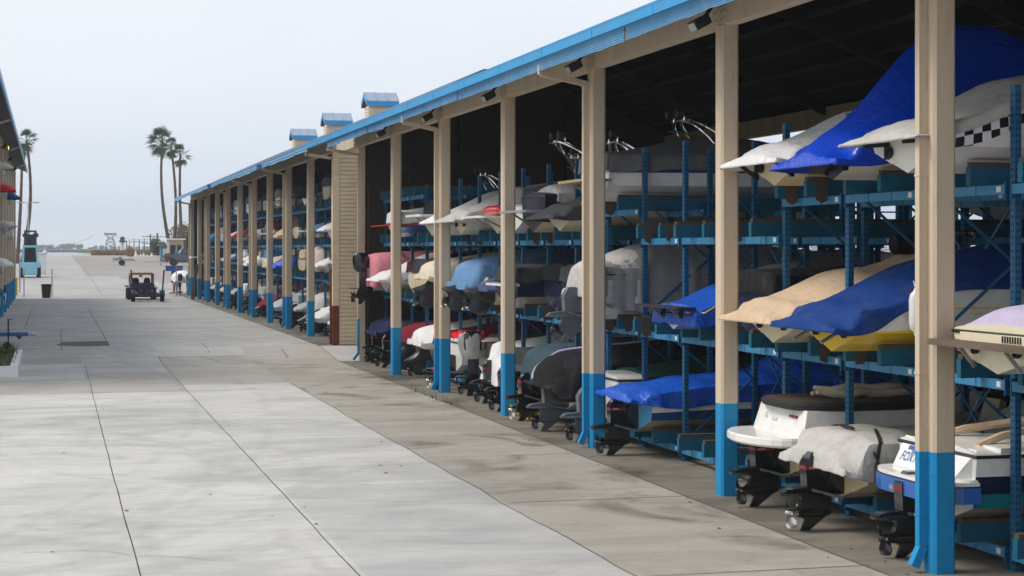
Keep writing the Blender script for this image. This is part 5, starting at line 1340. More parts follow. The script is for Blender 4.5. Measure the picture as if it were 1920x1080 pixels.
leafy_px('shrub', 'rounded olive green bush left of the small blue kiosk', 282, 309, 449, 275, 2.5, 'tree_leaf', 8, n=1500, leaf=.18, cat='bush', blobs=10)
def blades(name, label, x, y, z, w, d, h, m, n, seed, cat, kind=None, spread=.35, wd=.05):
    mb = MB(); rd = random.Random(seed)
    for k in range(n):
        px, py = rd.uniform(-.5,.5)*w, rd.uniform(-.5,.5)*d; hh = h*rd.uniform(.55,1.05); a = rd.uniform(0,6.28); s = spread*rd.random()*hh
        if kind is None:
            px *= .4; py *= .4; le = abs(rd.gauss(0,.5)); s = h*math.sin(min(le,1.3))*rd.uniform(.6,.95); hh = h*math.cos(min(le,1.3))*rd.uniform(.75,1.05); a = rd.uniform(0,6.28)
        tx, ty = px+math.cos(a)*s, py+math.sin(a)*s; q = Vector((-math.sin(a), math.cos(a), 0))*wd*rd.uniform(.6,1.4)
        b0 = Vector((px, py, 0)); mid = Vector(((px+tx)/2-.1*s*math.cos(a), (py+ty)/2, hh*.62)); tip = Vector((tx, ty, hh))
        mb.add([b0-q, b0+q, mid+q, tip, mid-q], [(0,1,2,4),(4,2,3)])
    o = mb.build(name, [M(m)], None, (x, y, z)); tag(o, label, cat, None, kind); return o
xa, _ = at(236, 470, 285); xb, _ = at(254, 470, 285)
blades('pampas_clump', 'golden pampas grass clump at the edge of the far lot', (xa+xb)/2, 285, gz(9,285)-.1, (xb-xa)*1.25, 1.2, 1.65, 'pampas', 500, 2, 'plant', spread=.36)
x0, _ = at(172, 470, 302); x1, _ = at(303, 470, 302)
blades('reeds', 'dry brown reeds along the bank beyond the lot', (x0+x1)/2, 303, 2.35, x1-x0, 6, 1.05, 'reed', 5200, 5, 'reeds', 'stuff', spread=.3, wd=.05)
# far wood across the water: too far to count
mb = MB(); rd = random.Random(12)
def far_clump(px0, px1, ptop, y, n):
    x0, _ = at(px0, 470, y); x1, _ = at(px1, 470, y); zt = Zof(ptop, (x0+x1)/2, y); nb_ = max(3, int((x1-x0)/7)); zb = 3.5
    B_ = [(rd.uniform(x0, x1), y+rd.uniform(-10,10), rd.uniform(.35,.72)) for _ in range(nb_*2)]
    for k in range(n):
        bx, by, q = B_[k % len(B_)]; rr = (zt-zb)*.36; v = Vector((rd.gauss(0,1), rd.gauss(0,1), rd.gauss(0,1))).normalized()*rr*rd.uniform(.4,1.0)
        c = Vector((bx+v.x*1.1, by+v.y, max(zb, zb+(zt-zb)*q+v.z))); a = Vector((rd.gauss(0,1), rd.gauss(0,1), rd.gauss(0,1))).normalized()*1.3; b = a.orthogonal().normalized()*.9
        mb.add([c-a, c+b, c+a, c-b], [(0,1,2,3)])
for q in ((66,70,461,1600,300),(71,84,460.5,1600,900),(89,97,460,1600,700),(107,111,464,1640,250),(112,120,459,1600,900),(121,139,458.5,1600,1800),(143,152,459,1600,900),(168,181,464,1650,700),(188,195,463,1700,400),(80,105,466,1660,900),(120,172,466.5,1700,1400)): far_clump(*q)
for px in range(180, 2100, 22):
    far_clump(px-2, px+24, 463.4-2.2*rd.random(), 1700, 260)
tag(mb.build('far_treeline', [M('far_leaf')]), 'hazy line of trees on the far shore', 'trees', None, 'stuff')
# ---------------------------------------------------------------- far structures
MATS.update({'tower_steel': lambda: mat('galvanised_lattice', (.20,.22,.25), .6, .3), 'pole_wood': lambda: mat('weathered_pole', (.075,.062,.055), .9), 'hut_wall': lambda: mat('tan_hut_wall', (.42,.34,.25), .8), 'kiosk_blue': lambda: mat('blue_grey_kiosk', (.10,.22,.30), .7),
 'dark_open': lambda: mat('dark_opening', (.02,.018,.016), .9), 'truck_grey': lambda: mat('slate_grey_car_paint', (.05,.058,.07), .28, .3, .05, 2, 0, 40, .5, coat=.6), 'tyre': lambda: mat('tyre_rubber', (.013,.013,.014), .85), 'rim': lambda: mat('alloy_rim', (.45,.46,.47), .3, .8),
 'lift_blue': lambda: mat('pale_blue_machine_paint', (.26,.55,.68), .45, 0, .08, 3, 0, 40, .4, dirt=((.2,.25,.25), .4, 3)), 'jeep_blue': lambda: mat('dark_blue_car_paint', (.008,.022,.09), .3), 'canvas_tan': lambda: mat('tan_canvas_top', (.34,.22,.13), .85),
 'galv': lambda: mat('galvanised_steel', (.42,.43,.44), .4, .6, .1, 6), 'trailer_dark': lambda: mat('dark_trailer_paint', (.025,.028,.034), .5), 'trailer_blue': lambda: mat('blue_trailer_paint', (.015,.09,.36), .4), 'bin_black': lambda: mat('black_bin_plastic', (.02,.02,.022), .6), 'orange_plain': lambda: mat('orange_paint', (.6,.1,.02), .5)})
def wheel(parent, c, r, w, axis='y', name='wheel'):
    mb = MB(); mb.lathe([(r*.55,-w/2),(r*.93,-w/2),(r,-w*.36),(r,w*.36),(r*.93,w/2),(r*.55,w/2)], (0,0,0), 22, 0, axis)
    o = mb.build(name, [M('tyre')], parent, c)
    mb = MB(); mb.lathe([(r*.20,-w*.50),(r*.50,-w*.42),(r*.60,-w*.51),(r*.60,w*.51),(r*.50,w*.42),(r*.20,w*.50)], (0,0,0), 18, 0, axis)
    for k in range(6):
        a = k*math.pi/3; cs, sn = math.cos(a)*r*.38, math.sin(a)*r*.38
        for s in (-1, 1):
            p = (cs, s*w*.515, sn) if axis == 'y' else (s*w*.515, cs, sn); mb.cbox(p, (r*.16, w*.02, r*.16) if axis == 'y' else (w*.02, r*.16, r*.16), 1)
    mb.build('rim', [M('rim'), M('tyre')], o); return o
# pickup: nose towards +x
zt_ = gz(16, 205); xt, _ = at(306.5, 470, 205)
r = empty('pickup_truck', (xt, 205, zt_), 'slate grey crew cab pickup truck parked across the far lot', 'pickup truck')
mb = MB(); W = .98
side = [(0,.62),(.02,1.22),(.10,1.36),(1.72,1.40),(1.76,1.42),(2.0,1.90),(2.25,1.96),(3.45,1.95),(4.15,1.42),(5.55,1.30),(5.78,1.15),(5.84,.62),(5.4,.52)]
def arch(cx): return [(cx+.50*math.cos(R(a)), .42+.50*math.sin(R(a))) for a in (0,30,60,90,120,150,180)]
poly = side+[(5.2,.50)]+arch(4.7)+[(4.1,.44),(1.72,.44)]+arch(1.15)+[(.6,.55)]
vs = []; n = len(poly)
for (x, z) in poly: vs.append((x, -W*(1 if z < 1.4 else .86), z))
for (x, z) in poly: vs.append((x, W*(1 if z < 1.4 else .86), z))
mb.add(vs, [tuple(range(n)), tuple(range(2*n-1, n-1, -1))]+[((k+1)%n, k, n+k, n+(k+1)%n) for k in range(n)], 0)
mb.box((-.14,-.9,.50),(.02,.9,.66),1); mb.box((5.80,-.9,.45),(5.95,.9,.68),1)
for s in (-1,1): mb.box((1.7,s*1.0-.05,.40),(4.1,s*1.0+.05,.47),1)
mb.box((.12,-.78,1.38),(1.70,.78,1.43),2)
mb.build('body', [M('truck_grey'), M('black_plastic'), M('hole')], r)
for s in (-1,1):
    mb = MB(); mb.add([(x, s*(W*.87+.012) if z > 1.5 else s*(W*.985), z) for x, z in ((2.02,1.46),(2.12,1.85),(2.72,1.88),(2.72,1.46))], [(0,1,2,3)]); mb.add([(x, s*(W*.87+.012) if z > 1.5 else s*(W*.985), z) for x, z in ((2.80,1.46),(2.80,1.88),(3.40,1.86),(3.88,1.46))], [(0,1,2,3)]); mb.build('side_window', [M('glass')], r)
    mb = MB(); mb.cbox((.02,s*.90,1.08),(.14,.20,.34)); mb.build('tail_light', [M('red_lens')], r)
    mb = MB(); mb.cbox((3.55,s*1.1,1.48),(.15,.22,.2)); mb.build('wing_mirror', [M('black_plastic')], r)
    for x in (1.15, 4.7): wheel(r, (x, s*.86, .42), .42, .28)
# empty galvanised boat trailer
xw, _ = at(228.5, 470, 207); zt_ = gz(xw, 207)
r = empty('boat_trailer', (xw, 207, zt_), 'empty galvanised boat trailer with dark bunks on the far lot', 'trailer', 'boat trailers in the yard')
mb = MB()
for s in (-1,1): mb.bar((-1.1,s*.55,.55),(1.6,s*.45,.55), .07, .10, 0); mb.bar((-.9,s*.4,.72),(1.4,s*.35,.70), .12, .08, 1)
for x in (-1.0,0,1.2): mb.bar((x,-.6,.55),(x,.6,.55), .06, .08, 0)
mb.bar((0,-.85,.34),(0,.85,.34), .07, .07, 0); mb.box((-1.1,-.6,.80),(.0,.6,.86),1); mb.box((-.35,-.5,.90),(-.0,.5,.99),1)
mb.build('frame', [M('galv'), M('trailer_dark')], r)
for s in (-1,1):
    wheel(r, (0,s*.85,.33), .33, .2)
    mb = MB(); rows = [[(.46*math.cos(R(a)), s*.85-.13, .33+.42*math.sin(R(a))), (.46*math.cos(R(a)), s*.85+.13, .33+.42*math.sin(R(a)))] for a in range(8, 181, 14)]; mb.rings(rows, 0, closed=False); mb.rings([[(x*.96, y, z-.012) for x, y, z in q] for q in rows], 0, closed=False); mb.build('fender', [M('galv')], r)
xw, _ = at(296, 470, 208); zt_ = gz(xw, 208)
r = empty('boat_trailer', (xw, 208, zt_), 'thin bare trailer tongue and winch post behind the pickup truck', 'trailer', 'boat trailers in the yard')
mb = MB(); mb.bar((-1.6,0,.42),(.9,0,.40), .07, .07); mb.bar((-.2,0,.42),(.25,0,1.0), .06, .06); mb.bar((.2,0,1.0),(.5,0,.95), .08, .08); mb.bar((.4,0,.42),(.35,0,.1), .05, .05); mb.lathe([(.04,-.04),(.12,-.04),(.12,.04),(.04,.04)], (.35,0,.12), 12, 0, 'y')
mb.build('frame', [M('galv')], r)
# jeep-like car towing a trailer with guide posts, both seen from behind
Yt = 112.5; xl, _ = at(249.5, 470, Yt); xr_, _ = at(304, 470, Yt); xm = (xl+xr_)/2; hw = (xr_-xl)/2
r = empty('boat_trailer', (xm, Yt, .27), 'dark boat trailer with two tall guide posts hitched behind the tan-topped car', 'trailer', 'boat trailers in the yard')
mb = MB()
for s in (-1,1): mb.bar((s*.72,-.9,.46),(s*.60,2.2,.50), .08, .12, 0); mb.bar((s*.60,2.2,.50),(0,4.1,.52), .08, .1, 0); mb.bar((s*.36,-1.0,.66),(s*.36,2.0,.64), .12, .09, 1)
mb.bar((-hw,0,.33),(hw,0,.33), .09, .09, 0); mb.bar((-hw,-.82,.44),(hw,-.82,.44), .08, .10, 0); mb.bar((-.72,.9,.47),(.72,.9,.47), .08, .1, 0); mb.bar((-.7,2.1,.5),(.7,2.1,.5), .08, .1, 0)
for s in (-1,1): mb.bar((s*hw,-.75,.44),(s*(hw-.02),-.1,.45), .1, .1, 0)
mb.bar((0,1.2,.5),(0,1.3,.95), .1, .1, 0); mb.lathe([(.02,-.1),(.1,-.08),(.12,0),(.1,.08),(.02,.1)], (0,1.3,.98), 10, 1, 'x')
mb.build('frame', [M('trailer_dark'), M('rubber')], r)
for s in (-1,1):
    wheel(r, (s*(hw),0,.32), .32, .24, 'x')
    mb = MB(); rows = [[(s*hw-.15, .42*math.cos(R(a)), .33+.40*math.sin(R(a))), (s*hw+.15, .42*math.cos(R(a)), .33+.40*math.sin(R(a)))] for a in range(0, 181, 15)]; mb.rings(rows, 0, closed=False); mb.rings([[(x, y*.96, z-.012) for x, y, z in q] for q in rows], 0, closed=False); mb.build('fender', [M('trailer_dark')], r)
    mb = MB(); lean = -.22 if s < 0 else .12; mb.bar((s*(hw-.05),-.8,.44),(s*(hw-.05)+lean,-.8,2.0), .09, .09); mb.build('guide_post', [M('trailer_dark')], r)
    mb = MB(); mb.cbox((s*(hw-.42),-.9,.44),(.16,.04,.09)); mb.build('tail_light', [M('red_lens')], r)
xj, _ = at(266.5, 470, 117)
r = empty('off_road_car', (xj-.02, 116.6, .27), 'small dark blue off-road car with tan canvas top, seen from behind', 'car')
mb = MB(); mb.rings([[(-w,y,z0),(w,y,z0),(w,y,z1),(w*.98,y,z1+.03),(-w*.98,y,z1+.03),(-w,y,z1)] for y,w,z0,z1 in ((0,.76,.50,1.02),(.1,.78,.45,1.06),(1.9,.78,.45,1.06),(2.2,.74,.45,1.10),(3.3,.66,.5,1.06),(3.45,.62,.55,1.0))], 0, True, True, smooth=False)
for s in (-1,1): mb.box((s*.86-.12,-.02,.72),(s*.86+.12,1.0,.80),1); mb.box((s*.86-.12,2.3,.80),(s*.86+.12,3.4,.88),1)
mb.box((-.78,-.14,.44),(.78,0,.56),2); mb.cbox((0,-.10,.86),(.2,.12,.14),2)
mb.build('body', [M('jeep_blue'), M('trailer_dark'), M('black_plastic')], r)
mb = MB(); t = .08
for s in (-1,1):
    mb.prism([(.02,1.06),(.10,1.66),(.20,1.74),(1.9,1.74),(2.05,1.10),(1.95,1.10),(1.80,1.55),(.30,1.55),(.30,1.06)], s*.72-.05, s*.72+.05, 0, plane='yz')
mb.prism([(-.72,1.62),(.72,1.62),(.66,1.76),(-.66,1.76)], .06, 1.95, 0); mb.build('soft_top', [M('canvas_tan')], r)
mb.xform(Matrix.Identity(4))
for s in (-1,1):
    mb = MB(); mb.prism([(-.22,.95),(.22,.95),(.2,1.32),(.1,1.42),(-.1,1.42),(-.2,1.32)], .9, 1.05, 0); mb.xform(Matrix.Translation((s*.36,0,0))); mb.build('seat', [M('rubber')], r)
    for y in (.45, 2.85): wheel(r, (s*.80,y,.36), .36, .24, 'x')
    mb = MB(); mb.cbox((s*.66,-.02,.86),(.12,.05,.12)); mb.build('tail_light', [M('red_lens')], r)
mb = MB(); mb.bar((0,1.85,1.64),(0,1.85,1.50), .02, .02); mb.cbox((0,1.85,1.52),(.22,.05,.1)); mb.build('rear_view_mirror', [M('black_plastic')], r)
# forklift from behind
Yf = 165; xl, _ = at(36.5, 470, Yf); xr_, _ = at(76, 470, Yf); xm = (xl+xr_)/2; w = (xr_-xl)/2; zf = gz(0, Yf)
r = empty('forklift', (xm, Yf, zf), 'pale blue marina forklift seen from behind beside the left shed', 'forklift')
mb = MB(); mb.rings([[(-a,y,z0),(a,y,z0),(a,y,z1*.8),(a*.94,y,z1),(-a*.94,y,z1),(-a,y,z1*.8)] for y,a,z0,z1 in ((-.05,w*.66,.30,1.28),(.15,w*.74,.26,1.36),(1.0,w*.74,.26,1.38),(2.6,w*.62,.40,1.1))], 0, True, True, smooth=False)
mb.prism([(-w,1.02),(-w*.93,.92),(w*.93,.92),(w,1.02),(w*.98,1.40),(-w*.98,1.40)], .0, 1.0, 0); mb.build('counterweight', [M('lift_blue')], r)
for s in (-1,1): wheel(r, (s*w*.83,.55,.55), .55, .34, 'x'); wheel(r, (s*w*.80,2.7,.62), .62, .40, 'x')
mb = MB()
for s in (-1,1): mb.bar((s*w*.70,.5,1.36),(s*w*.62,.55,2.86), .16, .16, 0); mb.bar((s*w*.68,2.3,1.2),(s*w*.62,2.2,2.86), .14, .14, 0); mb.bar((s*w*.62,.5,2.83),(s*w*.62,2.25,2.83), .14, .14, 0)
mb.bar((-w*.72,.5,2.84),(w*.72,.5,2.84), .2, .2, 0); mb.bar((-w*.62,2.2,2.83),(w*.62,2.2,2.83), .14, .14, 0)
for k in range(5): x = (-.5+.25*k)*w; mb.bar((x,.5,2.90),(x,2.25,2.90), .05, .05, 0)
mb.build('overhead_guard', [M('lift_blue')], r)
mb = MB()
for s in (-1,1): mb.box((s*w*.52-.09,2.9,.3),(s*w*.52+.09,3.15,4.25)); mb.box((s*w*.36-.07,2.95,.3),(s*w*.36+.07,3.1,4.1)); mb.tube([(s*w*.22,2.85,.6),(s*w*.22,2.85,3.6)], .06, 8)
for z in (.9,2.2,3.0,3.4,3.8,4.15): mb.box((-w*.6,2.92,z),(w*.6,3.1,z+.16))
mb.box((-w*.75,3.1,3.7),(-w*.62,3.2,4.0)); mb.box((w*.6,3.1,3.7),(w*.78,3.2,4.05)); mb.box((-w*.45,3.05,1.3),(w*.45,3.12,3.9)); mb.build('mast', [M('trailer_dark')], r)
mb = MB(); mb.box((-.30,1.2,1.6),(.30,1.75,1.95)); mb.box((-.28,1.0,1.7),(.28,1.2,2.5)); mb.build('seat', [M('rubber')], r)
vs, fs = text_verts('HYSTER', .26, .2); mb = MB(); mb.add([(-.52+x, -.012, 1.08+y) for x, y in vs], fs); mb.build('lettering', [M('hivis_red')], r)
# yard furniture
def post(label, px, y, zt, name='gate_post', r=.035, m='galv'):
    x, _ = at(px, 470, y); mb = MB(); mb.tube([(0,0,0),(0,0,zt)], r, 8, 0); mb.lathe([(r*1.3,zt),(r*1.1,zt+.04),(.01,zt+.07)], (0,0,0), 8, 0)
    for k in range(3): mb.lathe([(r*1.3,0),(r*1.3,.04)], (0,0,.25+k*.7), 8, 0)
    return tag(mb.build(name, [M(m)], None, (x, y, gz(x, y))), label, 'post', 'fence posts of the open gate')
post('thin fence post standing left of the black bin', 45, 123.5, 1.9); post('thin fence post right beside the black bin', 97.5, 123.8, 1.9)
x, _ = at(37, 470, 133); mb = MB(); mb.tube([(0,0,0),(0,0,2.2)], .06, 8); mb.tube([(0,0,.0),(0,0,2.9)], .03, 6); tag(mb.build('gate_post', [M('galv')], None, (x, 133, gz(x,133))), 'taller grey fence post at the end of the left shed', 'post', 'fence posts of the open gate')
x, _ = at(30.3, 470, 128); mb = MB(); mb.lathe([(.10,0),(.10,1.15),(.08,1.22),(.02,1.25)], (0,0,0), 12); tag(mb.build('bollard', [M('yellow_paint')], None, (x, 128, gz(x,128))), 'yellow bollard at the corner of the left shed', 'bollard')
x, _ = at(86.8, 470, 122.6); mb = MB(); mb.lathe([(.24,0),(.26,.03),(.32,.86),(.35,.87),(.35,.93),(.31,.93),(.30,.5),(.05,.45)], (0,0,0), 20)
for k in range(10): a = k*.628; mb.bar((.265*math.cos(a),.265*math.sin(a),.06),(.325*math.cos(a),.325*math.sin(a),.84), .02, .015)
tag(mb.build('trash_bin', [M('bin_black')], None, (x, 122.6, .275)), 'tall black plastic bin beside the gate post', 'bin')
# gate frame at the far end of the far shed
r = empty('gate', (0,0,0), 'galvanised swing gate frame at the far end of the far shed', 'gate')
xa, _ = at(330.5, 470, 124.2); xb, _ = at(353, 470, 124.2); r.location = (xa, 124.2, .28); D = xb-xa
mb = MB()
for x in (0, D): mb.tube([(x,0,0),(x,0,2.15)], .035, 8)
for z in (.12, 1.05, 1.95): mb.tube([(0,0,z),(D,0,z)], .025, 6)
mb.bar((-.3,0,.02),(.3,0,.02), .06, .03); mb.build('frame', [M('galv')], r)
# white covered boat on stand behind the gate
xw, _ = at(343, 470, 127)
r, h = boat('white covered boat with twin black outboards behind the gate frame', xw-.0, 126.2, 1.15, hullm='white', cover='dome', ccol='c_white', lod=1, B=.66, L=4.6, H=.40, yaw=90, seed=4)
for s in (-.30, .30): add_drive(r, 'outboard', y=s, dz=-.50, seed=s+3)
mb = MB()
for x in (.4, 2.8):
    for s in (-.5,.5): mb.bar((x,s,-1.0),(x,s*.8,.1), .1, .1)
    mb.bar((x,-.5,-.85),(x,.5,-.85), .1, .1)
mb.build('stand', [M('orange_plain')], r)
xq, _ = at(325, 470, 129); mb = MB(); mb.box((-.55,-.3,1.62),(.65,.3,2.0),0); mb.box((-.15,-.2,.8),(.15,.2,1.62),0); mb.box((-.3,-.3,0),(.3,.3,.1),1); mb.bar((0,0,0),(0,0,.85),.08,.08,1)
tag(mb.build('dock_winch', [M('trailer_blue'), M('galv')], None, (xq, 129, gz(xq,129))), 'blue metal box on a post left of the gate frame', 'metal box')
mb = MB(); xq, _ = at(362, 470, 119); mb.bar((0,0,0),(.3,.1,2.3), .22, .06); tag(mb.build('leaning_plank', [M('wood_plank')], None, (9.05, 116.2, .27)), 'brown plank leaning on the farthest column of the far shed', 'plank')
# trailer tongue at left
xq, yq = G(58, 640, .55)
r = empty('boat_trailer', (xq, 60.3, .27), 'bright blue trailer tongue with jack wheel poking in from the left edge', 'trailer', 'boat trailers in the yard')
mb = MB(); mb.bar((-.08,0,.50),(-4.5,0,.52), .11, .13); mb.bar((-.9,0,.50),(-3.4,-.8,.52), .09, .12); mb.bar((-.9,0,.50),(-3.4,.8,.52), .09, .12); mb.box((-1.75,-.28,.46),(-1.02,.28,.98)); mb.bar((-3.4,-.9,.50),(-3.4,.9,.50), .09, .12); mb.bar((-4.0,-.9,.40),(-4.0,.9,.40), .09, .09)
mb.build('frame', [M('trailer_blue')], r)
mb = MB(); mb.lathe([(.03,-.03),(.06,-.02),(.07,.04),(.05,.12)], (0.02,0,.50), 10, 0, 'x'); mb.bar((-.2,0,.55),(-.02,0,.54), .09, .06); mb.build('coupler', [M('galv')], r)
mb = MB(); mb.tube([(-.72,-.10,.18),(-.72,-.10,1.02)], .028, 8); mb.bar((-.72,-.10,1.0),(-.58,-.10,1.0), .02, .02); mb.build('jack', [M('trailer_dark')], r)
wheel(r, (-.76,-.10,.13), .13, .07, 'y', 'jack_wheel')
mb = MB(); mb.lathe([(.02,-.05),(.07,-.05),(.08,.05),(.02,.05)], (-.38,-.12,.42), 10, 0, 'y'); mb.build('winch', [M('trailer_dark')], r)
for s in (-1,1): wheel(r, (-4.0,s*.95,.33), .33, .22)
# planter
x1, y1 = G(34, 699, .12); x2, y2 = G(39, 664, .15)
mb = MB(); X1 = x1; yA, yB = y1, y2
mb.box((X1-.22,yA,0.0),(X1,yB,.30)); mb.box((X1-5,yA-.0,0),(X1-.22,yA+.30,.298)); mb.box((X1-5,yB-.3,0),(X1-.22,yB,.298))
r = empty('planter_bed', (X1, yA, .02), 'low concrete kerbed planter with dry soil and weeds at left edge', 'planter')
part(mb, 'kerb', ['white_paint'], r)
mb = MB(); nx_ = 12
mb.add([(X1-5+4.78*i/nx_, yA+.3+(yB-yA-.6)*j/8, .24+.05*noise.noise(Vector((i*.9,j*.8,3)))) for j in range(9) for i in range(nx_+1)], [(j*(nx_+1)+i, j*(nx_+1)+i+1, (j+1)*(nx_+1)+i+1, (j+1)*(nx_+1)+i) for j in range(8) for i in range(nx_)], 0, True)
part(mb, 'soil', ['dirt'], r)
def weeds(name, x, y, z, w, d, h, n, seed, label=None, parent=None, kind='stuff'):
    mb = MB(); rd = random.Random(seed)
    for k in range(n):
        c = Vector((rd.uniform(-.5,.5)*w, rd.uniform(-.5,.5)*d, 0)); a = rd.uniform(0,6.28); hh = h*rd.uniform(.3,1); t = c+Vector((math.cos(a)*hh*.5, math.sin(a)*hh*.5, hh)); q = Vector((-math.sin(a),math.cos(a),0))*.012
        mb.add([c-q, c+q, t], [(0,1,2)])
    o = mb.build(name, [M('weed')], parent, (x,y,z)); tag(o, label, 'weeds' if label else None, None, kind); return o
w_ = weeds('weeds', X1-1.2, (yA+yB)/2, .25, 2.2, (yB-yA)*.7, .30, 420, 3, None, r); w_.location = Vector((X1-1.2, (yA+yB)/2, .25))-Vector(r.location)
w2 = weeds('weeds', X1-.6, yB-.9, .25, .8, .8, .5, 160, 4, None, r); w2.location = Vector((X1-.6, yB-.9, .25))-Vector(r.location)
w3 = weeds('weeds', 8.96, 42.0, 0, .12, 5.0, .22, 26, 9, 'small green weeds in the joint of the apron', None)
# yellow stand under the grey-teal tarp boat
mb = MB(); mb.prism([(-.45,0),(-.36,0),(-.22,.20),(.22,.20),(.36,0),(.45,0),(.45,.40),(.34,.58),(.34,.75),(-.34,.75),(-.34,.58),(-.45,.40)], -.16, .16, 0, plane='yz'); mb.box((-.18,-.30,.75),(.18,.30,.80))
tag(mb.build('work_stand', [M('yellow_paint')], None, (9.9, 36.15, .004)), 'yellow stand on the floor under the grey-teal tarp boat', 'stand')
# hut, kiosk, lighthouse, poles, pylon
def boxthing(name, label, cat, px0, px1, ptop, pbot, y, depth, m, roofm, roof_o=.25, windows=(), roof_t=.2):
    x0, z0 = at(px0, pbot, y); x1, z1 = at(px1, ptop, y)
    z0 = min(z0, gz((x0+x1)/2, y)); r = empty(name, ((x0+x1)/2, y, z0), label, cat); w = (x1-x0)/2; h = z1-z0
    mb = MB(); mb.box((-w,0,0),(w,depth,h)); mb.build('wall', [M(m)], r)
    mb = MB(); mb.box((-w-roof_o,-roof_o,h),(w+roof_o,depth+roof_o,h+roof_t)); mb.build('roof', [M(roofm)], r)
    for (a, b, c, d, mm, nm) in windows:
        mb = MB(); mb.box((-w+2*w*a,-.04,h*c),(-w+2*w*b,-.005,h*d)); mb.build(nm, [M(mm)], r)
    return r
boxthing('hut', 'small tan hut with two dark openings behind the pickup truck', 'hut', 317, 344, 450, 478, 224, 4, 'hut_wall', 'white_paint', .25, ((.08,.45,.0,.78,'dark_open','doorway'),(.56,.84,.30,.78,'dark_open','window')))
boxthing('kiosk', 'small blue kiosk with a white panel left of the tan hut', 'kiosk', 301, 315, 461, 478.5, 232, 1.5, 'kiosk_blue', 'kiosk_blue', .3, ((.32,.92,.05,.82,'white_paint','panel'),))
mb = MB(); xq, zq = at(333, 471, 218); mb.box((-.35,-.1,0),(.35,.1,1.1),0); mb.box((-1.5,-.1,-.4),(-1.05,.1,.45),1); tag(mb.build('notice_board', [M('kiosk_blue'), M('red_gel')], None, (xq, 218, gz(xq,218)+.55)), 'blue and red notice boards behind the pickup bed', 'sign')
yL = 420; xq, zt_ = at(229.5, 443, yL); zb = 2.0
r = empty('lighthouse', (xq, yL, zb), 'small white ornamental lighthouse with a black lantern, far off beside the pylon', 'lighthouse')
hL = zt_-zb; mb = MB(); mb.lathe([(.62,0),(.40,hL*.68)], (0,0,0), 10); mb.build('tower', [M('white_paint')], r)
mb = MB(); mb.lathe([(.40,hL*.68),(.85,hL*.70),(.85,hL*.76),(.55,hL*.78),(.50,hL*.9),(.7,hL*.91),(.05,hL)], (0,0,0), 10); mb.build('lantern', [M('black_plastic')], r)
def pole(label, px, ptop, y, arms=(), r=.13):
    x, zt = at(px, ptop, y); zb = max(0.5, terrain_z(x, y)); mb = MB(); h = zt-zb; mb.tube([(0,0,0),(0,0,h)], [r*1.2, r*.8], 7)
    for (dz, w) in arms: mb.bar((-w,0,h-dz),(w,0,h-dz), .12, .14); [mb.tube([(s*w*.9,0,h-dz),(s*w*.9,0,h-dz+.3)], .05, 5) for s in (-1,-.4,.4,1)]
    return tag(mb.build('utility_pole', [M('pole_wood')], None, (x, y, zb)), label, 'utility pole', 'utility poles beyond the lot')
pole('tall utility pole with wide crossarms, right of the two plain poles', 282, 439, 420, ((.6,1.9),(2.2,1.9)), .2); pole('utility pole with thick top rising above the round bush', 295, 437, 430, ((.9,2.2),(2.4,1.2)), .25)
pole('slim pole with crossarm between lighthouse and tall pole', 261, 449, 440, ((.6,2.2),)); pole('bare reddish pole left of the tall crossarm pole', 270.5, 447, 440); pole('short bare pole nearest the lighthouse', 237.3, 451, 450); pole('bare pole above the pampas clump', 251.3, 448, 450); pole('thin faint pole right of the lighthouse', 242.3, 450, 470, (), .1)
pole('lone thin pole across the water at far left', 99.5, 456, 1500, (), .3); pole('thin pole in front of the widest far tree clump', 124.3, 456, 1500, (), .3)
yP = 900; xq, zt_ = at(207, 436, yP); zb = 2.0; hP = zt_-zb
r = empty('power_pylon', (xq, yP, zb), 'lattice power pylon on the horizon', 'pylon')
mb = MB(); wb, wt = 3.4, 1.4
def pw(t): return wb*(1-t)+wt*t if t < .7 else wt*(1+.7*(t-.7))
for sx in (-1,1):
    for sy in (-1,1):
        pts = [(sx*pw(t)*.8*(1 if t < .55 else (1-.5*(t-.55)/.2 if t < .75 else .75)), sy*pw(t)*.6, hP*t) for t in (0,.3,.55,.75)]; mb.tube(pts, .28, 4)
        mb.tube([pts[-1],(sx*2.2,sy*1.0,hP*.9),(sx*2.8,sy*.4,hP)], .26, 4)
for t in (.15,.35,.55,.75): 
    for a, b in ((-1,1),(1,-1)): mb.tube([(a*pw(t)*.8,-1,hP*(t-.15)),(b*pw(t)*.8,-1,hP*(t+.05))], .18, 4)
mb.tube([(-3.2,0,hP*.9),(3.2,0,hP*.9)], .3, 4); mb.tube([(-3.2,0,hP*.9),(-2.2,0,hP*.96),(2.2,0,hP*.96),(3.2,0,hP*.9)], .2, 4); mb.build('lattice', [M('tower_steel')], r)
mb = MB(); mb.prism([(-2.8,0),(-1.3,0),(-1.5,hP*.26),(-2.1,hP*.26)], -1, 1, 0); mb.prism([(1.0,0),(2.6,0),(2.0,hP*.24),(1.4,hP*.24)], -1, 1, 0); mb.build('footing', [M('rust_red')], r)
xq, zq = at(194, 462, 880)
def wire(label, a, b, sag):
    mb = MB(); mb.tube([tuple(a[i]+(b[i]-a[i])*k/14-(sag*4*(k/14)*(1-k/14) if i == 2 else 0) for i in range(3)) for k in range(15)], .09, 4); o = mb.build('power_line', [M('tower_steel')]); return tag(o, label, 'power line', 'power lines by the pylon')
wire('power line sagging from the pylon towards the left', (xq-3,yP,zb+hP*.9), (at(20,441,860)[0],860,at(20,441,860)[1]), 5.5)
wire('power line sagging from the pylon to the right', (xq+3,yP,zb+hP*.9), (at(300,446,760)[0],760,at(300,446,760)[1]), 1.5)
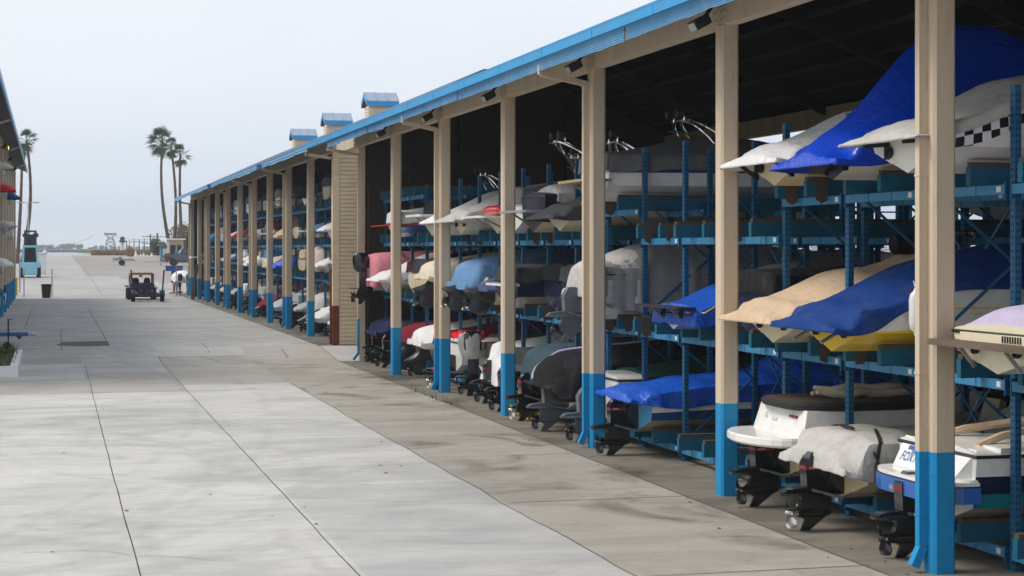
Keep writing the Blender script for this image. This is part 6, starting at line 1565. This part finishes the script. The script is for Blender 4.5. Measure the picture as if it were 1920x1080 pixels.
for i, (px, hh, w_, lb) in enumerate(((254.5,.95,.42,'tallest white cone marker, just right of the pampas clump'),(259,.4,.22,'tiny white cone right of the tallest cone marker'),(264,.5,.26,'small white cone in the middle of the row of markers'),(269.5,.62,.34,'medium white cone second from the right end of the row'),(276,.4,.22,'tiny white cone between the two right-hand cones'),(284.5,.68,.36,'white cone at the right end of the row of markers'))):
    x, _ = at(px, 470, 283); mb = MB(); mb.lathe([(w_,0),(w_,.05),(w_*.62,.06),(w_*.12,hh*.95),(.02,hh)], (0,0,0), 12); tag(mb.build('cone_marker', [M('white_paint')], None, (x, 283, gz(x,283))), lb, 'cone', 'white cones at the edge of the lot')
x, _ = at(84, 470, 560); mb = MB(); mb.lathe([(.8,0),(.7,.6),(.25,.9),(.15,1.7),(.02,1.8)], (0,0,0), 12); tag(mb.build('buoy', [M('white_paint')], None, (x, 560, 1.98)), 'white buoy floating on the river', 'buoy')
xq, zt_ = at(53, 380, 190); zb = gz(xq,190); h_ = zt_-zb
r = empty('street_lamp', (xq, 190, zb), 'grey twin-arm street lamp behind the forklift', 'street lamp'); mb = MB(); mb.tube([(0,0,0),(0,0,h_)], [.11,.06], 8); mb.bar((-.8,0,h_),(.85,0,h_), .06, .06); mb.build('pole', [M('galv')], r)
for s in (-1,1): mb = MB(); mb.cbox((s*.8,0,h_+.02),(.62,.28,.12)); mb.build('lamp_head', [M('galv')], r)
mb = MB(); mb.prism([(-.22,h_*.55),(0,h_*.55-.24),(.22,h_*.55),(0,h_*.55+.24)], -.1, -.06, 0); mb.build('sign', [M('dull_steel')], r)
xq, zq = at(66, 462, 170); mb = MB(); mb.box((-.0,-.5,0),(1.0,.5,1.9),0); mb.box((-.02,-.52,1.9),(1.02,.52,1.98),1)
tag(mb.build('ice_box', [M('white_paint'), M('galv')], None, (xq, 176, gz(xq,176)+.0)), 'white cabinet behind the forklift on its right', 'cabinet')

# ---------------------------------------------------------------- light, sky, air, camera
w = bpy.data.worlds.new('World'); SC.world = w; w.use_nodes = True; nt = w.node_tree; bg = nt.nodes['Background']
sk = nt.nodes.new('ShaderNodeTexSky'); sk.sky_type = 'NISHITA'; sk.sun_disc = False; sk.sun_elevation = R(54); sk.sun_rotation = R(-75); sk.dust_density = 4; sk.air_density = 1.0
tc = nt.nodes.new('ShaderNodeTexCoord'); mp = nt.nodes.new('ShaderNodeMapping'); mp.inputs['Scale'].default_value = (1, 1, 3.2); nz_ = nt.nodes.new('ShaderNodeTexNoise'); nz_.inputs['Scale'].default_value = 1.7; nz_.inputs['Detail'].default_value = 7; nz_.inputs['Distortion'].default_value = .4
nt.links.new(tc.outputs['Generated'], mp.inputs['Vector']); nt.links.new(mp.outputs['Vector'], nz_.inputs['Vector'])
cl = nt.nodes.new('ShaderNodeMix'); cl.data_type = 'RGBA'; cl.inputs[6].default_value = (6.7,7.6,8.9,1); cl.inputs[7].default_value = (8.7,9.1,9.7,1); rp = nt.nodes.new('ShaderNodeMapRange'); rp.inputs[1].default_value = .32; rp.inputs[2].default_value = .66; rp.interpolation_type = 'SMOOTHSTEP'; nt.links.new(nz_.outputs['Fac'], rp.inputs[0]); nt.links.new(rp.outputs[0], cl.inputs[0])
mx = nt.nodes.new('ShaderNodeMix'); mx.data_type = 'RGBA'; mx.inputs[0].default_value = .93
nt.links.new(sk.outputs['Color'], mx.inputs[6]); nt.links.new(cl.outputs[2], mx.inputs[7]); nt.links.new(mx.outputs[2], bg.inputs['Color']); bg.inputs['Strength'].default_value = .1
sd = bpy.data.lights.new('sun', 'SUN'); sd.energy = 2.45; sd.angle = R(24); sd.color = (1,.95,.88); so = bpy.data.objects.new('sun', sd); COL.objects.link(so)
az, el = R(-75), R(54); d = Vector((math.sin(az)*math.cos(el), math.cos(az)*math.cos(el), math.sin(el))); so.rotation_euler = d.to_track_quat('Z', 'Y').to_euler(); so.location = (-20, 0, 30)
HAZE = 0.00040
if HAZE:
    mb = MB(); mb.box((-2300,-80,-1.2),(2300,1950,48)); hz = mb.build('haze', [mat('haze', (.8,.8,.8))]); tag(hz, kind='stuff')
    m = hz.data.materials[0]; nt = m.node_tree
    for n in list(nt.nodes):
        if n.type != 'OUTPUT_MATERIAL': nt.nodes.remove(n)
    pv = nt.nodes.new('ShaderNodeVolumePrincipled'); pv.inputs['Color'].default_value = (.86,.93,1,1); pv.inputs['Density'].default_value = HAZE; pv.inputs['Anisotropy'].default_value = 0
    nt.links.new(pv.outputs['Volume'], nt.nodes['Material Output'].inputs['Volume'])
cd = bpy.data.cameras.new('camera'); cam = bpy.data.objects.new('camera', cd); COL.objects.link(cam); SC.camera = cam
cd.sensor_width = 36; cd.lens = F_PX/1920*36; cd.clip_start = .5; cd.clip_end = 9000; cd.shift_y = (HORIZ-540)/1920
cam.location = (0,0,H_CAM); cam.rotation_euler = (R(90), 0, -TH)
SC.view_settings.view_transform = 'Standard'; SC.view_settings.look = 'None'; SC.view_settings.exposure = .14; SC.view_settings.gamma = 1
SC.cycles.volume_bounces = 0; SC.cycles.max_bounces = 8; SC.cycles.diffuse_bounces = 3
